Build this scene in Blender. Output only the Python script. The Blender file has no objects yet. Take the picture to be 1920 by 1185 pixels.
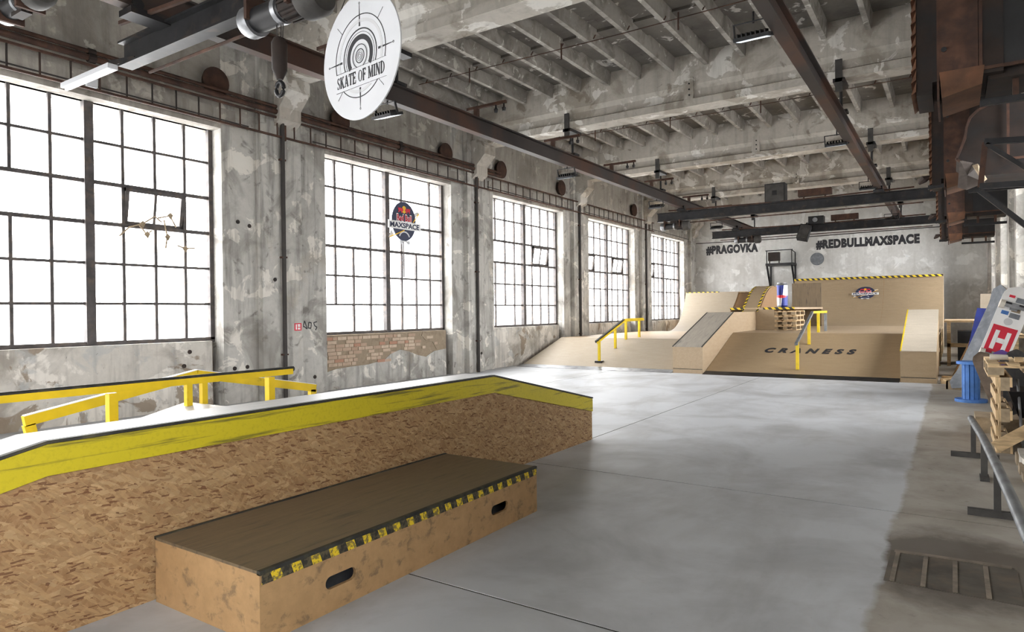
import bpy, bmesh, math, random
from mathutils import Vector, Matrix
random.seed(7)
SC = bpy.context.scene
COL = SC.collection

# ------------------------------------------------------------------ camera
F_PX, YAW, PITCH, ROLL = 1245.306, 0.586283, -0.005642, -0.011641   # solved from the photograph's vanishing points
CAM = Vector((0, 0, 1.55))
fw = Vector((-math.sin(YAW)*math.cos(PITCH), math.cos(YAW)*math.cos(PITCH), math.sin(PITCH)))
r0 = Vector((math.cos(YAW), math.sin(YAW), 0)); u0 = r0.cross(fw)
rt = r0*math.cos(ROLL) + u0*math.sin(ROLL); up = -r0*math.sin(ROLL) + u0*math.cos(ROLL)
cd = bpy.data.cameras.new('camera'); cam = bpy.data.objects.new('camera', cd); COL.objects.link(cam)
cd.sensor_fit = 'HORIZONTAL'; cd.sensor_width = 36; cd.lens = 36*F_PX/1920; cd.clip_start = .05; cd.clip_end = 400
cam.matrix_world = Matrix(((rt.x, up.x, -fw.x, CAM.x), (rt.y, up.y, -fw.y, CAM.y), (rt.z, up.z, -fw.z, CAM.z), (0, 0, 0, 1)))
SC.camera = cam

# ------------------------------------------------------------------ world, exposure
w = bpy.data.worlds.new('overcast_sky'); SC.world = w; w.use_nodes = True
bg = w.node_tree.nodes['Background']; bg.inputs[0].default_value = (1, .992, .98, 1); bg.inputs[1].default_value = 5.0
SC.view_settings.view_transform = 'Standard'; SC.view_settings.look = 'None'
SC.view_settings.gamma = 1; SC.view_settings.use_curve_mapping = False
SC.view_settings.exposure = 1.76
SC.cycles.use_denoising = True; SC.cycles.filter_width = 1.15
SC.cycles.max_bounces = 8; SC.cycles.diffuse_bounces = 6; SC.cycles.glossy_bounces = 3; SC.cycles.transparent_max_bounces = 12
SC.cycles.sample_clamp_indirect = 20; SC.cycles.caustics_reflective = False; SC.cycles.caustics_refractive = False

# room numbers (metres; x to the right, y along the hall, z up)
XC, XW, XO, XP = -10.5, -10.8, -11.05, -10.36        # left wall: pier face, glazing, outside, pilaster face
RC, RW, RO, RP = 1.2, 1.5, 1.75, 1.1                 # right wall the same
ZS, ZL, ZB, ZJ, ZC = 1.12, 4.78, 5.85, 6.65, 6.95    # sill, lintel, beam soffit, joist soffit, slab
OPEN = [(-3.4, .6), (2.8, 6.8), (9.07, 13.1), (14.93, 18.87), (20.65, 24.64), (26.4, 30.45), (-8.7, -4.9)]  # first and last lie out of view, added to light the near end
OPEN_R = [(-3.4, .2), (9.8, 12.4)] + OPEN[3:]                         # first two and last are added for light; wall beside the viewpoint is closed
YB = [-4.2, 1.7, 8.02, 14.03, 19.76, 25.5, 31.45]
YN, YF = -9.0, 32.0

def portal(x, y0, y1, z0, z1, sx):
    l = bpy.data.lights.new('window_portal', 'AREA'); l.shape = 'RECTANGLE'; l.size = z1-z0; l.size_y = y1-y0
    l.cycles.is_portal = True
    o = bpy.data.objects.new('window_portal', l); COL.objects.link(o)
    o.location = (x, (y0+y1)/2, (z0+z1)/2); o.rotation_euler = (0, math.radians(-90 if sx > 0 else 90), 0)
for a, b in OPEN:
    portal(XW-.12, a, b, ZS, ZL, 1)
for a, b in OPEN_R: portal(RW+.12, a, b, ZS, ZL, -1)
pl_ = bpy.data.lights.new('window_portal', 'AREA'); pl_.shape = 'RECTANGLE'; pl_.size = 6; pl_.size_y = ZL-ZS; pl_.cycles.is_portal = True
po_ = bpy.data.objects.new('window_portal', pl_); COL.objects.link(po_); po_.location = (-4.5, YN-.35, (ZS+ZL)/2); po_.rotation_euler = (math.radians(90), 0, 0)

# ------------------------------------------------------------------ materials
def lin(c):
    return tuple((v/255/12.92 if v/255 <= .04045 else ((v/255+.055)/1.055)**2.4) for v in c) + (1,)
class NT:
    def __init__(s, name):
        s.m = bpy.data.materials.new(name); s.m.use_nodes = True; s.t = s.m.node_tree; s.N = s.t.nodes
        s.b = s.N['Principled BSDF']; s.pos = None
    def n(s, k, **kw):
        o = s.N.new('ShaderNode'+k)
        for a, v in kw.items(): setattr(o, a, v)
        return o
    def put(s, sock, v):
        if isinstance(v, bpy.types.NodeSocket): s.t.links.new(v, sock)
        else: sock.default_value = v
    def coord(s, kind='world', scale=(1, 1, 1), off=(0, 0, 0), rot=(0, 0, 0)):
        if kind == 'world': c = s.n('NewGeometry').outputs['Position']
        else: c = s.n('TexCoord').outputs['Object']
        mp = s.n('Mapping'); s.put(mp.inputs[0], c); mp.inputs[1].default_value = off; mp.inputs[2].default_value = rot; mp.inputs[3].default_value = scale
        return mp.outputs[0]
    def noise(s, v, scale, detail=4, rough=.55, dist=0):
        o = s.n('TexNoise'); s.put(o.inputs['Vector'], v); o.inputs['Scale'].default_value = scale; o.inputs['Detail'].default_value = detail
        o.inputs['Roughness'].default_value = rough; o.inputs['Distortion'].default_value = dist; return o.outputs[0]
    def ramp(s, v, lo, hi):
        o = s.n('MapRange'); o.clamp = True; s.put(o.inputs[0], v); o.inputs[1].default_value = lo; o.inputs[2].default_value = hi; return o.outputs[0]
    def math(s, op, a, b=0.0, c=0.0):
        o = s.n('Math', operation=op); s.put(o.inputs[0], a); s.put(o.inputs[1], b); s.put(o.inputs[2], c); return o.outputs[0]
    def mix(s, f, a, b, mode='MIX'):
        o = s.n('Mix', data_type='RGBA', blend_type=mode); s.put(o.inputs[0], f); s.put(o.inputs[6], a); s.put(o.inputs[7], b); return o.outputs[2]
    def sep(s, v):
        o = s.n('SeparateXYZ'); s.put(o.inputs[0], v); return o.outputs
    def bump(s, h, st=.3, d=.01):
        o = s.n('Bump'); o.inputs['Strength'].default_value = st; o.inputs['Distance'].default_value = d; s.put(o.inputs['Height'], h); s.put(s.b.inputs['Normal'], o.outputs[0])
    def out(s, col, rough=.7, metal=0.0, spec=.5):
        s.put(s.b.inputs['Base Color'], col); s.put(s.b.inputs['Roughness'], rough); s.put(s.b.inputs['Metallic'], metal); s.b.inputs['Specular IOR Level'].default_value = spec
        return s.m

def concrete(name, base, layers, streak=None, rough=.9, bump=.35, seed=0.0):
    """layers: (colour, scale, lo, hi, amount)"""
    g_ = 1.14 if name != 'far_wall_plaster' and name != 'pale_yard' else 1.0
    br = lambda c: tuple(min(240, q*g_) for q in c)
    base = br(base); layers = [(br(l[0]),)+l[1:] for l in layers]
    t = NT(name); v = t.coord('world', off=(seed, seed*.7, seed*1.3)); col = lin(base)
    fine = t.noise(v, 9, 6, .65)
    col = t.mix(t.math('MULTIPLY', t.ramp(fine, .35, .7), .35), col, lin(tuple(c*.82 for c in base)))
    for i, (c, sc, lo, hi, am) in enumerate(layers):
        vv = t.coord('world', off=(seed+3.7*i, 5.1*i, 2.3*i-seed))
        f = t.ramp(t.noise(vv, sc, 7, .6, .6), lo, hi)
        col = t.mix(t.math('MULTIPLY', f, am), col, lin(c))
    if streak:
        vs = t.coord('world', scale=(3, 3, .25), off=(seed, 0, 1))
        f = t.ramp(t.noise(vs, 2.2, 6, .6), .5, .72); col = t.mix(t.math('MULTIPLY', f, streak[1]), col, lin(streak[0]))
    t.bump(t.noise(v, 14, 8, .65), bump, .02)
    return t.out(col, rough, 0, .25)

M = {}
M['wall'] = concrete('old_plaster_wall', (176, 172, 165), [((126, 120, 112), 1.1, .5, .62, .8), ((200, 196, 189), 1.5, .54, .57, .7), ((116, 102, 86), 1.3, .575, .6, .8), ((150, 152, 152), 3.1, .56, .64, .6), ((84, 80, 76), 6.5, .68, .73, .7), ((158, 160, 140), .6, .6, .75, .3)], ((112, 108, 104), .5), seed=2)
M['pier'] = concrete('raw_concrete_pier', (164, 162, 157), [((120, 117, 112), 1.4, .48, .66, .75), ((196, 192, 184), 2.0, .575, .6, .75), ((88, 84, 80), 3.4, .59, .68, .7), ((104, 100, 95), .8, .55, .6, .5), ((150, 138, 118), .9, .58, .75, .45)], ((98, 95, 92), .65), seed=11)
M['lintel'] = concrete('upper_wall_concrete', (150, 146, 139), [((112, 107, 101), .8, .45, .65, .8), ((176, 171, 162), 2.2, .58, .62, .6), ((90, 84, 78), 2.1, .62, .7, .7)], ((96, 92, 88), .5), seed=21)
M['backwall'] = concrete('far_wall_plaster', (208, 207, 204), [((178, 176, 172), .9, .48, .66, .7), ((228, 228, 226), 1.8, .56, .62, .7), ((150, 143, 134), 2.2, .64, .7, .5), ((178, 190, 200), 1.1, .68, .76, .4)], ((168, 165, 160), .3), seed=31)
M['slab'] = concrete('ceiling_slab', (106, 102, 96), [((88, 84, 80), 1.2, .46, .64, .85), ((188, 185, 179), 2.6, .6, .64, .8), ((70, 66, 62), 4.2, .62, .7, .6)], None, seed=41)
M['joist'] = concrete('ceiling_joist', (136, 132, 126), [((98, 94, 89), 2.2, .46, .62, .8), ((180, 177, 171), 4.2, .6, .66, .7)], None, seed=47)
M['beam'] = concrete('concrete_beam', (164, 159, 151), [((128, 121, 111), 1.3, .5, .6, .75), ((196, 194, 189), 1.5, .58, .6, .8), ((104, 96, 86), 1.9, .62, .67, .7), ((90, 86, 82), 7, .68, .75, .5)], ((120, 114, 106), .35), seed=53)
M['mortar'] = concrete('brick_mortar', (132, 119, 102), [((108, 96, 82), 5, .5, .65, .6), ((170, 158, 142), 9, .62, .7, .5)], None, seed=61)

def simple(name, c, rough=.6, metal=0.0, var=.12, sc=6, spec=.4, c2=None, lo=.5, hi=.7, am=.6, kind='obj', bump=0, stretch=(1, 1, 1)):
    t = NT(name); v = t.coord(kind, scale=stretch); col = lin(c)
    col = t.mix(t.math('MULTIPLY', t.ramp(t.noise(v, sc*.7, 5), .35, .7), 1.0), lin(tuple(x*(1-var) for x in c)), lin(tuple(min(255, x*(1+var*.5)) for x in c)))
    if c2: col = t.mix(t.math('MULTIPLY', t.ramp(t.noise(v, sc, 7, .6, .3), lo, hi), am), col, lin(c2))
    if bump: t.bump(t.noise(v, sc*4, 5), bump, .01)
    return t.out(col, rough, metal, spec)

M['winsteel'] = simple('window_steel', (84, 80, 80), .6, .2, .2, 9, c2=(110, 96, 84))
M['black'] = simple('black_steel', (44, 44, 46), .5, .4, .25, 5, c2=(78, 66, 58), lo=.55, hi=.7)
M['railsteel'] = simple('crane_rail_steel', (62, 56, 54), .6, .3, .25, .6, c2=(82, 58, 47), lo=.45, hi=.6, am=.85, kind='world')
M['rust'] = simple('rusty_iron', (84, 60, 49), .85, .1, .3, 5, c2=(58, 46, 42), lo=.45, hi=.65, am=.8, bump=.2)
M['rustdark'] = simple('dark_rusty_sheet', (54, 43, 38), .7, .2, .3, 3, c2=(38, 36, 36), lo=.45, hi=.62, am=.85)
M['rustorange'] = simple('orange_rust_sheet', (106, 73, 53), .75, .1, .25, 4, c2=(76, 56, 46))
M['galv'] = simple('galvanised_steel', (150, 152, 156), .4, .7, .2, 6)
M['pipe'] = simple('worn_steel_pipe', (134, 138, 142), .45, .55, .15, 8, c2=(104, 104, 106))
M['darkbar'] = simple('dark_painted_bar', (72, 70, 68), .6, .2, .2, 8)
M['white'] = simple('white_sheet', (206, 208, 212), .5, 0, .04, 2)
M['ink'] = simple('dark_ink', (46, 46, 50), .6, 0, .05, 2)
M['inksoft'] = simple('grey_ink', (196, 197, 200), .6, 0, .03, 2)
M['whitepaint'] = simple('white_paint', (236, 236, 236), .5, 0, .03, 3)
M['navy'] = simple('navy_print', (50, 56, 82), .5, 0, .05, 3)
M['red'] = simple('red_print', (206, 40, 62), .5, 0, .05, 3)
M['sun'] = simple('yellow_print', (236, 186, 50), .5, 0, .05, 3)
M['yellow'] = simple('yellow_steel_paint', (226, 196, 32), .45, 0, .08, 6, c2=(150, 128, 30), lo=.62, hi=.72, am=.6)
M['yellowband'] = None
M['pine'] = simple('pine_timber', (204, 176, 136), .75, 0, .16, 8, c2=(150, 122, 88), lo=.55, hi=.7, stretch=(1, 1, 6))
M['pinegrey'] = simple('weathered_timber', (168, 150, 124), .8, 0, .18, 8, c2=(112, 98, 80), lo=.5, hi=.68)
M['blue'] = simple('blue_painted_wood', (78, 126, 196), .6, 0, .12, 7, c2=(50, 92, 160), lo=.55, hi=.68)
M['bluenavy'] = simple('dark_blue_panel', (34, 48, 122), .55, 0, .15, 6, c2=(24, 34, 90))
M['grip'] = simple('grey_grip', (116, 120, 126), .8, 0, .12, 8, c2=(146, 148, 150))
M['gripblack'] = simple('black_grip', (62, 62, 64), .85, 0, .15, 9, c2=(90, 86, 82))
M['deckbrown'] = simple('scraped_brown_deck', (112, 98, 86), .7, 0, .15, 9, c2=(70, 62, 58))
M['purple'] = simple('purple_deck', (92, 70, 142), .6, 0, .1, 8)
M['plastic'] = simple('black_plastic', (36, 36, 38), .5, 0, .2, 6)
M['bag'] = simple('pale_plastic_film', (104, 96, 91), .5, 0, .15, 8, c2=(122, 115, 110))
M['lens'] = None
M['wheel'] = simple('white_wheel', (214, 208, 196), .5, 0, .08, 6)
M['cable'] = simple('dark_cable', (60, 56, 54), .7, 0, .1, 6)
M['ground'] = concrete('pale_yard', (226, 226, 226), [((200, 200, 200), .3, .5, .7, .5)], None)
def glass():
    t = NT('window_glass'); tr = t.n('BsdfTransparent'); tr.inputs[0].default_value = (.96, .965, .97, 1)
    gl = t.n('BsdfGlossy'); gl.inputs['Roughness'].default_value = .05; fr = t.n('Fresnel'); fr.inputs[0].default_value = 1.25
    mx = t.n('MixShader'); t.put(mx.inputs[0], fr.outputs[0]); t.put(mx.inputs[1], tr.outputs[0]); t.put(mx.inputs[2], gl.outputs[0])
    t.put(t.N['Material Output'].inputs[0], mx.outputs[0]); return t.m
M['glass'] = glass()
def lamp(name, c, e):
    t = NT(name); t.b.inputs['Emission Color'].default_value = lin(c); t.b.inputs['Emission Strength'].default_value = e; return t.out(lin((200, 205, 208)), .3)
M['lens'] = lamp('lit_led_lens', (225, 240, 255), .35)
M['tube'] = lamp('white_tube_cover', (240, 245, 250), .25)

def floor_mat():
    t = NT('painted_concrete_floor'); v = t.coord(); x, y, z = t.sep(v)
    e = t.noise(v, 1.3, 5, .6); e2 = t.noise(v, 9, 3)
    xe = t.math('ADD', x, t.math('ADD', t.math('MULTIPLY', t.math('SUBTRACT', e, .5), .14), t.math('MULTIPLY', t.math('SUBTRACT', e2, .5), .05)))
    bare = t.ramp(xe, -.385, -.345)
    p = lin((190, 193, 197))
    p = t.mix(t.math('MULTIPLY', t.ramp(t.noise(v, .9, 6, .6, .4), .45, .66), .85), p, lin((158, 159, 161)))
    p = t.mix(t.math('MULTIPLY', t.ramp(t.noise(t.coord(scale=(1, .35, 1), off=(4, 2, 0)), 1.2, 7, .62, .5), .5, .68), .5), p, lin((148, 147, 145)))
    p = t.mix(t.math('MULTIPLY', t.ramp(t.noise(v, 26, 5, .7), .64, .76), .4), p, lin((132, 130, 128)))
    b = lin((166, 161, 153))
    b = t.mix(t.math('MULTIPLY', t.ramp(t.noise(v, 1.6, 7, .62, .4), .42, .64), .8), b, lin((140, 133, 123)))
    d = t.math('ADD', t.math('POWER', t.math('DIVIDE', t.math('ADD', x, 0.0), .62), 2.0), t.math('POWER', t.math('DIVIDE', t.math('SUBTRACT', y, 4.75), .75), 2.0))
    d = t.math('ADD', d, t.math('MULTIPLY', t.math('SUBTRACT', t.noise(v, 3.5, 6, .65), .5), 1.6))
    b = t.mix(t.math('MULTIPLY', t.ramp(d, 1.15, .45), .75), b, lin((84, 76, 68)))      # old oil-stained patch round the hatch
    b = t.mix(t.math('MULTIPLY', t.ramp(t.noise(v, 7, 5), .64, .74), .5), b, lin((90, 84, 76)))
    col = t.mix(bare, p, b)
    ro = t.math('ADD', t.math('MULTIPLY', t.noise(v, 2.5, 6, .65), .3), .34)
    ro = t.math('ADD', ro, t.math('MULTIPLY', bare, .25))
    t.bump(t.noise(v, 20, 6, .7), .08, .01)
    return t.out(col, ro, 0, .22)
M['floor'] = floor_mat()

def osb():
    """pressed strands: stretched cells at several angles, laid over one another"""
    t = NT('strand_board'); col = lin((168, 134, 96))
    pal = [(184, 150, 110), (150, 115, 79), (174, 140, 100), (144, 109, 74), (194, 163, 122), (160, 125, 88), (178, 145, 104), (110, 72, 48)]
    for i, (ang, L, thr, am) in enumerate([(.15, 5, .35, .8), (1.25, 7, .45, .7), (-.5, 6, .4, .7), (2.2, 8, .5, .7), (.45, 6, .5, .75), (-.2, 5, .55, .7), (.8, 9, .6, .75), (.1, 11, .93, .8)]):
        wob = t.noise(t.coord('world', off=(0, i*3.1, i)), 7, 2); wob2 = t.math('MULTIPLY', t.math('SUBTRACT', wob, .5), .05)
        base = t.coord('world', rot=(ang, 0, 0), off=(0, i*1.37, i*.71)); ad = t.n('VectorMath', operation='ADD'); t.put(ad.inputs[0], base); t.put(ad.inputs[1], wob2)
        mp = t.n('Mapping'); t.put(mp.inputs[0], ad.outputs[0]); mp.inputs[3].default_value = (4, L*1.7, L*9.5)
        vo = t.n('TexVoronoi', feature='F1', distance='CHEBYCHEV'); t.put(vo.inputs['Vector'], mp.outputs[0]); vo.inputs['Scale'].default_value = 1.0
        hs = t.sep(vo.outputs['Color']); pick = t.math('GREATER_THAN', hs[0], thr)
        c = t.mix(hs[1], lin(pal[i]), lin(tuple(x*.86 for x in pal[i])))
        gr = t.noise(t.coord('world', rot=(ang, 0, 0), scale=(1, 6, 90)), 1.5, 3); c = t.mix(t.math('MULTIPLY', gr, .3), c, lin(tuple(x*.8 for x in pal[i])))
        col = t.mix(t.math('MULTIPLY', pick, am), col, c)
    t.bump(t.noise(t.coord('world'), 60, 4), .25, .004)
    return t.out(col, .7, 0, .3)
M['osb'] = osb()

def ply(name, c, dark, am=.5, stretch=(6, .6, 6), kind='world', rough=.6, scuff=None):
    t = NT(name); v = t.coord(kind, scale=stretch); col = lin(c)
    col = t.mix(t.math('MULTIPLY', t.ramp(t.noise(v, 3, 6, .6), .35, .7), am), col, lin(dark))
    col = t.mix(t.math('MULTIPLY', t.ramp(t.noise(t.coord(kind), 30, 4, .7), .4, .7), .35), col, lin(tuple(x*.86 for x in c)))
    if scuff: col = t.mix(t.math('MULTIPLY', t.ramp(t.noise(t.coord(kind, scale=scuff[1]), 2.5, 6, .65, .3), scuff[2], scuff[2]+.12), scuff[3]), col, lin(scuff[0]))
    return t.out(col, rough, 0, .35)
M['rampbrown'] = ply('brown_ramp_plywood', (160, 139, 110), (146, 124, 96), .6, (1.2, 5, 5))
M['ramp'] = ply('ramp_plywood', (162, 150, 132), (150, 136, 118), .6, (1.2, 5, 5))
M['rampdark'] = ply('quarter_plywood', (156, 137, 111), (142, 123, 98), .6, (1.2, 5, 5))
M['plylight'] = ply('pale_plywood', (178, 158, 132), (164, 142, 115), .6, (5, 1, 5))
M['plyside'] = ply('brown_plywood', (150, 118, 82), (130, 100, 68), .6, (3, 3, 1))
M['hubtop'] = ply('worn_grey_plywood', (164, 156, 144), (140, 134, 126), .7, (6, .7, 1), scuff=((110, 106, 102), (5, .5, 1), .56, .7))
M['hubtop2'] = ply('worn_pale_plywood', (192, 182, 166), (176, 166, 150), .7, (1, 5, 1), scuff=((170, 160, 148), (2, 4, 1), .58, .6))
M['benchside'] = ply('scuffed_box_plywood', (182, 147, 105), (162, 129, 90), .7, (3, 3, 3), scuff=((104, 88, 70), (4, 4, 5), .54, .65))
M['benchtop'] = ply('dark_worn_box_top', (122, 106, 84), (102, 89, 73), .7, (8, 1, 1), rough=.45, scuff=((66, 60, 56), (9, .8, 1), .56, .7))
M['ledgetop'] = ply('white_ledge_top', (204, 204, 205), (178, 177, 176), .8, (16, 1, 1), rough=.4, scuff=((150, 148, 146), (22, 1.5, 1), .6, .5))
M['wedge'] = ply('white_funbox_top', (206, 203, 199), (190, 185, 179), .6, (6, 1, 1), rough=.45)
M['edge'] = simple('black_edge_strip', (58, 58, 56), .6, .2, .2, 8, c2=(96, 92, 70))
def band():
    t = NT('scuffed_yellow_band'); v = t.coord('world'); x, y, z = t.sep(v); col = lin((196, 180, 34))
    col = t.mix(t.math('MULTIPLY', t.ramp(t.noise(t.coord('world', scale=(1, .5, 11)), 2.0, 7, .62, .2), .55, .64), .8), col, lin((84, 80, 42)))
    col = t.mix(t.math('MULTIPLY', t.ramp(t.noise(v, 45, 4), .5, .7), .3), col, lin((150, 138, 24)))
    return t.out(col, .5, 0, .4)
M['yellowband'] = band()
def tape(name, k, worn=.25, diag=1.0, lo=.55):
    t = NT(name); v = t.coord('obj'); x, y, z = t.sep(v)
    f = t.math('FRACT', t.math('MULTIPLY', t.math('ADD', x, t.math('MULTIPLY', y, diag)), k)); f = t.math('GREATER_THAN', f, .5)
    col = t.mix(f, lin((226, 196, 40)), lin((44, 42, 38)))
    col = t.mix(t.math('MULTIPLY', t.ramp(t.noise(t.coord('obj'), 40, 5, .7), lo, lo+.08), worn), col, lin((92, 84, 62)))
    return t.out(col, .55)
M['tape'] = tape('hazard_tape', 5.0); M['tapeworn'] = tape('worn_hazard_tape', 8.5, .85, .35, .47)
def can_mat():
    t = NT('blue_silver_can'); x, y, z = t.sep(t.coord('obj'))
    a = t.math('GREATER_THAN', t.math('ADD', x, t.math('MULTIPLY', z, -.12)), 0.0); b = t.math('GREATER_THAN', z, .4)
    f = t.math('ABSOLUTE', t.math('SUBTRACT', a, b)); col = t.mix(f, lin((206, 210, 218)), lin((34, 48, 124)))
    d = t.math('ADD', t.math('POWER', t.math('DIVIDE', x, .16), 2.0), t.math('POWER', t.math('DIVIDE', t.math('SUBTRACT', z, .37), .05), 2.0))
    col = t.mix(t.math('LESS_THAN', d, 1.0), col, lin((200, 44, 56)))
    return t.out(col, .3, .3)
M['can'] = can_mat()
def brickmat():
    t = NT('old_brick'); v = t.coord('world'); r = t.n('ObjectInfo').outputs['Random']
    col = t.mix(r, lin((192, 174, 155)), lin((166, 140, 121)))
    col = t.mix(t.math('MULTIPLY', t.math('GREATER_THAN', r, .9), .7), col, lin((172, 126, 106)))
    col = t.mix(t.math('MULTIPLY', t.ramp(t.noise(v, 12, 5), .5, .7), .4), col, lin((150, 134, 116)))
    t.bump(t.noise(v, 40, 4), .4, .01); return t.out(col, .9, 0, .2)
M['brick'] = brickmat()

# ------------------------------------------------------------------ builders
class MB:
    def __init__(s): s.v = []; s.f = []
    def add(s, vs, fs):
        b = len(s.v); s.v += [Vector(p) for p in vs]; s.f += [tuple(i+b for i in f) for f in fs]; return s
    def box(s, x0, x1, y0, y1, z0, z1):
        return s.add([(x, y, z) for z in (z0, z1) for y in (y0, y1) for x in (x0, x1)],
                     [(0, 2, 3, 1), (4, 5, 7, 6), (0, 1, 5, 4), (2, 6, 7, 3), (0, 4, 6, 2), (1, 3, 7, 5)])
    def bar(s, a, b, wd, ht=None, upv=(0, 0, 1)):
        """rectangular bar from a to b; ht along upv"""
        a, b = Vector(a), Vector(b); d = (b-a).normalized(); u = Vector(upv)
        if abs(d.dot(u)) > .98: u = Vector((0, 1, 0)) if abs(d.y) < .9 else Vector((1, 0, 0))
        r = d.cross(u).normalized(); u = r.cross(d); ht = wd if ht is None else ht
        P = [q + r*sx*wd/2 + u*sz*ht/2 for q in (a, b) for sx, sz in ((-1, -1), (1, -1), (1, 1), (-1, 1))]
        return s.add(P, [(3, 2, 1, 0), (4, 5, 6, 7), (0, 1, 5, 4), (1, 2, 6, 5), (2, 3, 7, 6), (3, 0, 4, 7)])
    def tube(s, pts, rad, n=10):
        pts = [Vector(p) for p in pts]; rings = []
        for i, p in enumerate(pts):
            d = (pts[min(i+1, len(pts)-1)]-pts[max(i-1, 0)]).normalized(); u = Vector((0, 0, 1)) if abs(d.z) < .95 else Vector((1, 0, 0))
            r = d.cross(u).normalized(); u = r.cross(d)
            rr = rad[i] if isinstance(rad, (list, tuple)) else rad
            rings.append([p + (r*math.cos(2*math.pi*k/n)+u*math.sin(2*math.pi*k/n))*rr for k in range(n)])
        vs = [q for R in rings for q in R]; fs = []
        for i in range(len(pts)-1):
            for k in range(n): fs.append((i*n+k, i*n+(k+1) % n, (i+1)*n+(k+1) % n, (i+1)*n+k))
        fs.append(tuple(range(n-1, -1, -1))); fs.append(tuple((len(pts)-1)*n+k for k in range(n)))
        return s.add(vs, fs)
    def prism(s, poly, ax, lo, hi):
        """polygon extruded along axis ax; poly gives the two other coordinates in x,y,z order"""
        def P(p, q): return {0: (q, p[0], p[1]), 1: (p[0], q, p[1]), 2: (p[0], p[1], q)}[ax]
        n = len(poly)
        return s.add([P(p, lo) for p in poly]+[P(p, hi) for p in poly], [tuple(range(n-1, -1, -1)), tuple(range(n, 2*n))]+[(i, (i+1) % n, n+(i+1) % n, n+i) for i in range(n)])
    def strip(s, secs):
        """loft through equal-length closed sections"""
        n = len(secs[0]); vs = [p for q in secs for p in q]
        fs = [(i*n+k, i*n+(k+1) % n, (i+1)*n+(k+1) % n, (i+1)*n+k) for i in range(len(secs)-1) for k in range(n)]
        fs += [tuple(range(n-1, -1, -1)), tuple((len(secs)-1)*n+k for k in range(n))]
        return s.add(vs, fs)
    def xf(s, m): s.v = [m @ p for p in s.v]; return s
    def data(s, name, mat, smooth=False, fix=True):
        me = bpy.data.meshes.new(name); me.from_pydata([tuple(p) for p in s.v], [], s.f)
        if fix:
            bm = bmesh.new(); bm.from_mesh(me); bmesh.ops.recalc_face_normals(bm, faces=bm.faces); bm.to_mesh(me); bm.free()
        me.materials.append(mat if not isinstance(mat, str) else M[mat])
        if smooth:
            me.polygons.foreach_set('use_smooth', [True]*len(me.polygons))
            try: me.set_sharp_from_angle(angle=math.radians(35))
            except Exception: pass
        me.update(); return me
    def build(s, name, mat, parent=None, smooth=False, origin=None, fix=True):
        """world-space vertices -> one object; a part keeps its thing's origin"""
        if parent is not None: org = Vector(parent['org'])
        elif origin is not None: org = Vector(origin)
        else:
            lo = [min(p[i] for p in s.v) for i in range(3)]; hi = [max(p[i] for p in s.v) for i in range(3)]
            org = Vector(((lo[0]+hi[0])/2, (lo[1]+hi[1])/2, lo[2]))
        t = MB(); t.v = [p-org for p in s.v]; t.f = s.f
        o = bpy.data.objects.new(name, t.data(name, mat, smooth, fix)); COL.objects.link(o)
        if parent is None: o.location = org
        else: o.parent = parent
        o['org'] = tuple(org); return o
def tag(o, label, cat=None, group=None, kind=None):
    o['label'] = label
    if cat: o['category'] = cat
    if group: o['group'] = group
    if kind: o['kind'] = kind
    return o
def thing(name, loc, label, cat=None, group=None, kind=None):
    o = bpy.data.objects.new(name, None); COL.objects.link(o); o.location = loc; o['org'] = tuple(loc); o.empty_display_size = .1
    return tag(o, label, cat, group, kind)
def struct(o, label): return tag(o, label, None, None, 'structure')
def place(name, me, parent, loc):
    """shared-mesh part: mesh centred on its own origin, world location loc"""
    o = bpy.data.objects.new(name, me); COL.objects.link(o); o.parent = parent; o.location = Vector(loc)-Vector(parent['org']); o['org'] = tuple(parent['org']); return o
def disc_pts(r, n=48, a0=0, a1=2*math.pi, ry=None):
    ry = r if ry is None else ry
    return [(r*math.cos(a0+(a1-a0)*i/n), ry*math.sin(a0+(a1-a0)*i/n)) for i in range(n)]
def flat(mb, poly, d=.0, t=.002):
    """thin plate in local xy, from z=d to d+t"""
    return mb.prism(poly, 2, d, d+t)
def ring(mb, r0, r1, a0=0, a1=2*math.pi, n=56, c=(0, 0), d=0, t=.002):
    vs = []; fs = []
    full = abs(a1-a0-2*math.pi) < 1e-6; k = n if full else n+1
    for i in range(k):
        a = a0+(a1-a0)*i/n
        for r in (r0, r1):
            for z in (d, d+t): vs.append((c[0]+r*math.cos(a), c[1]+r*math.sin(a), z))
    for i in range(n):
        j = (i+1) % k; A, B = i*4, j*4
        fs += [(A+1, A+3, B+3, B+1), (A, B, B+2, A+2), (A, A+1, B+1, B), (A+2, B+2, B+3, A+3)]
    return mb.add(vs, fs)
def stroke(mb, a, b, w0, w1=None, d=0, t=.002):
    a, b = Vector(a), Vector(b); n = (b-a).normalized(); n = Vector((-n.y, n.x)); w1 = w0 if w1 is None else w1
    return flat(mb, [tuple(a-n*w0/2), tuple(b-n*w1/2), tuple(b+n*w1/2), tuple(a+n*w0/2)], d, t)
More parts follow.
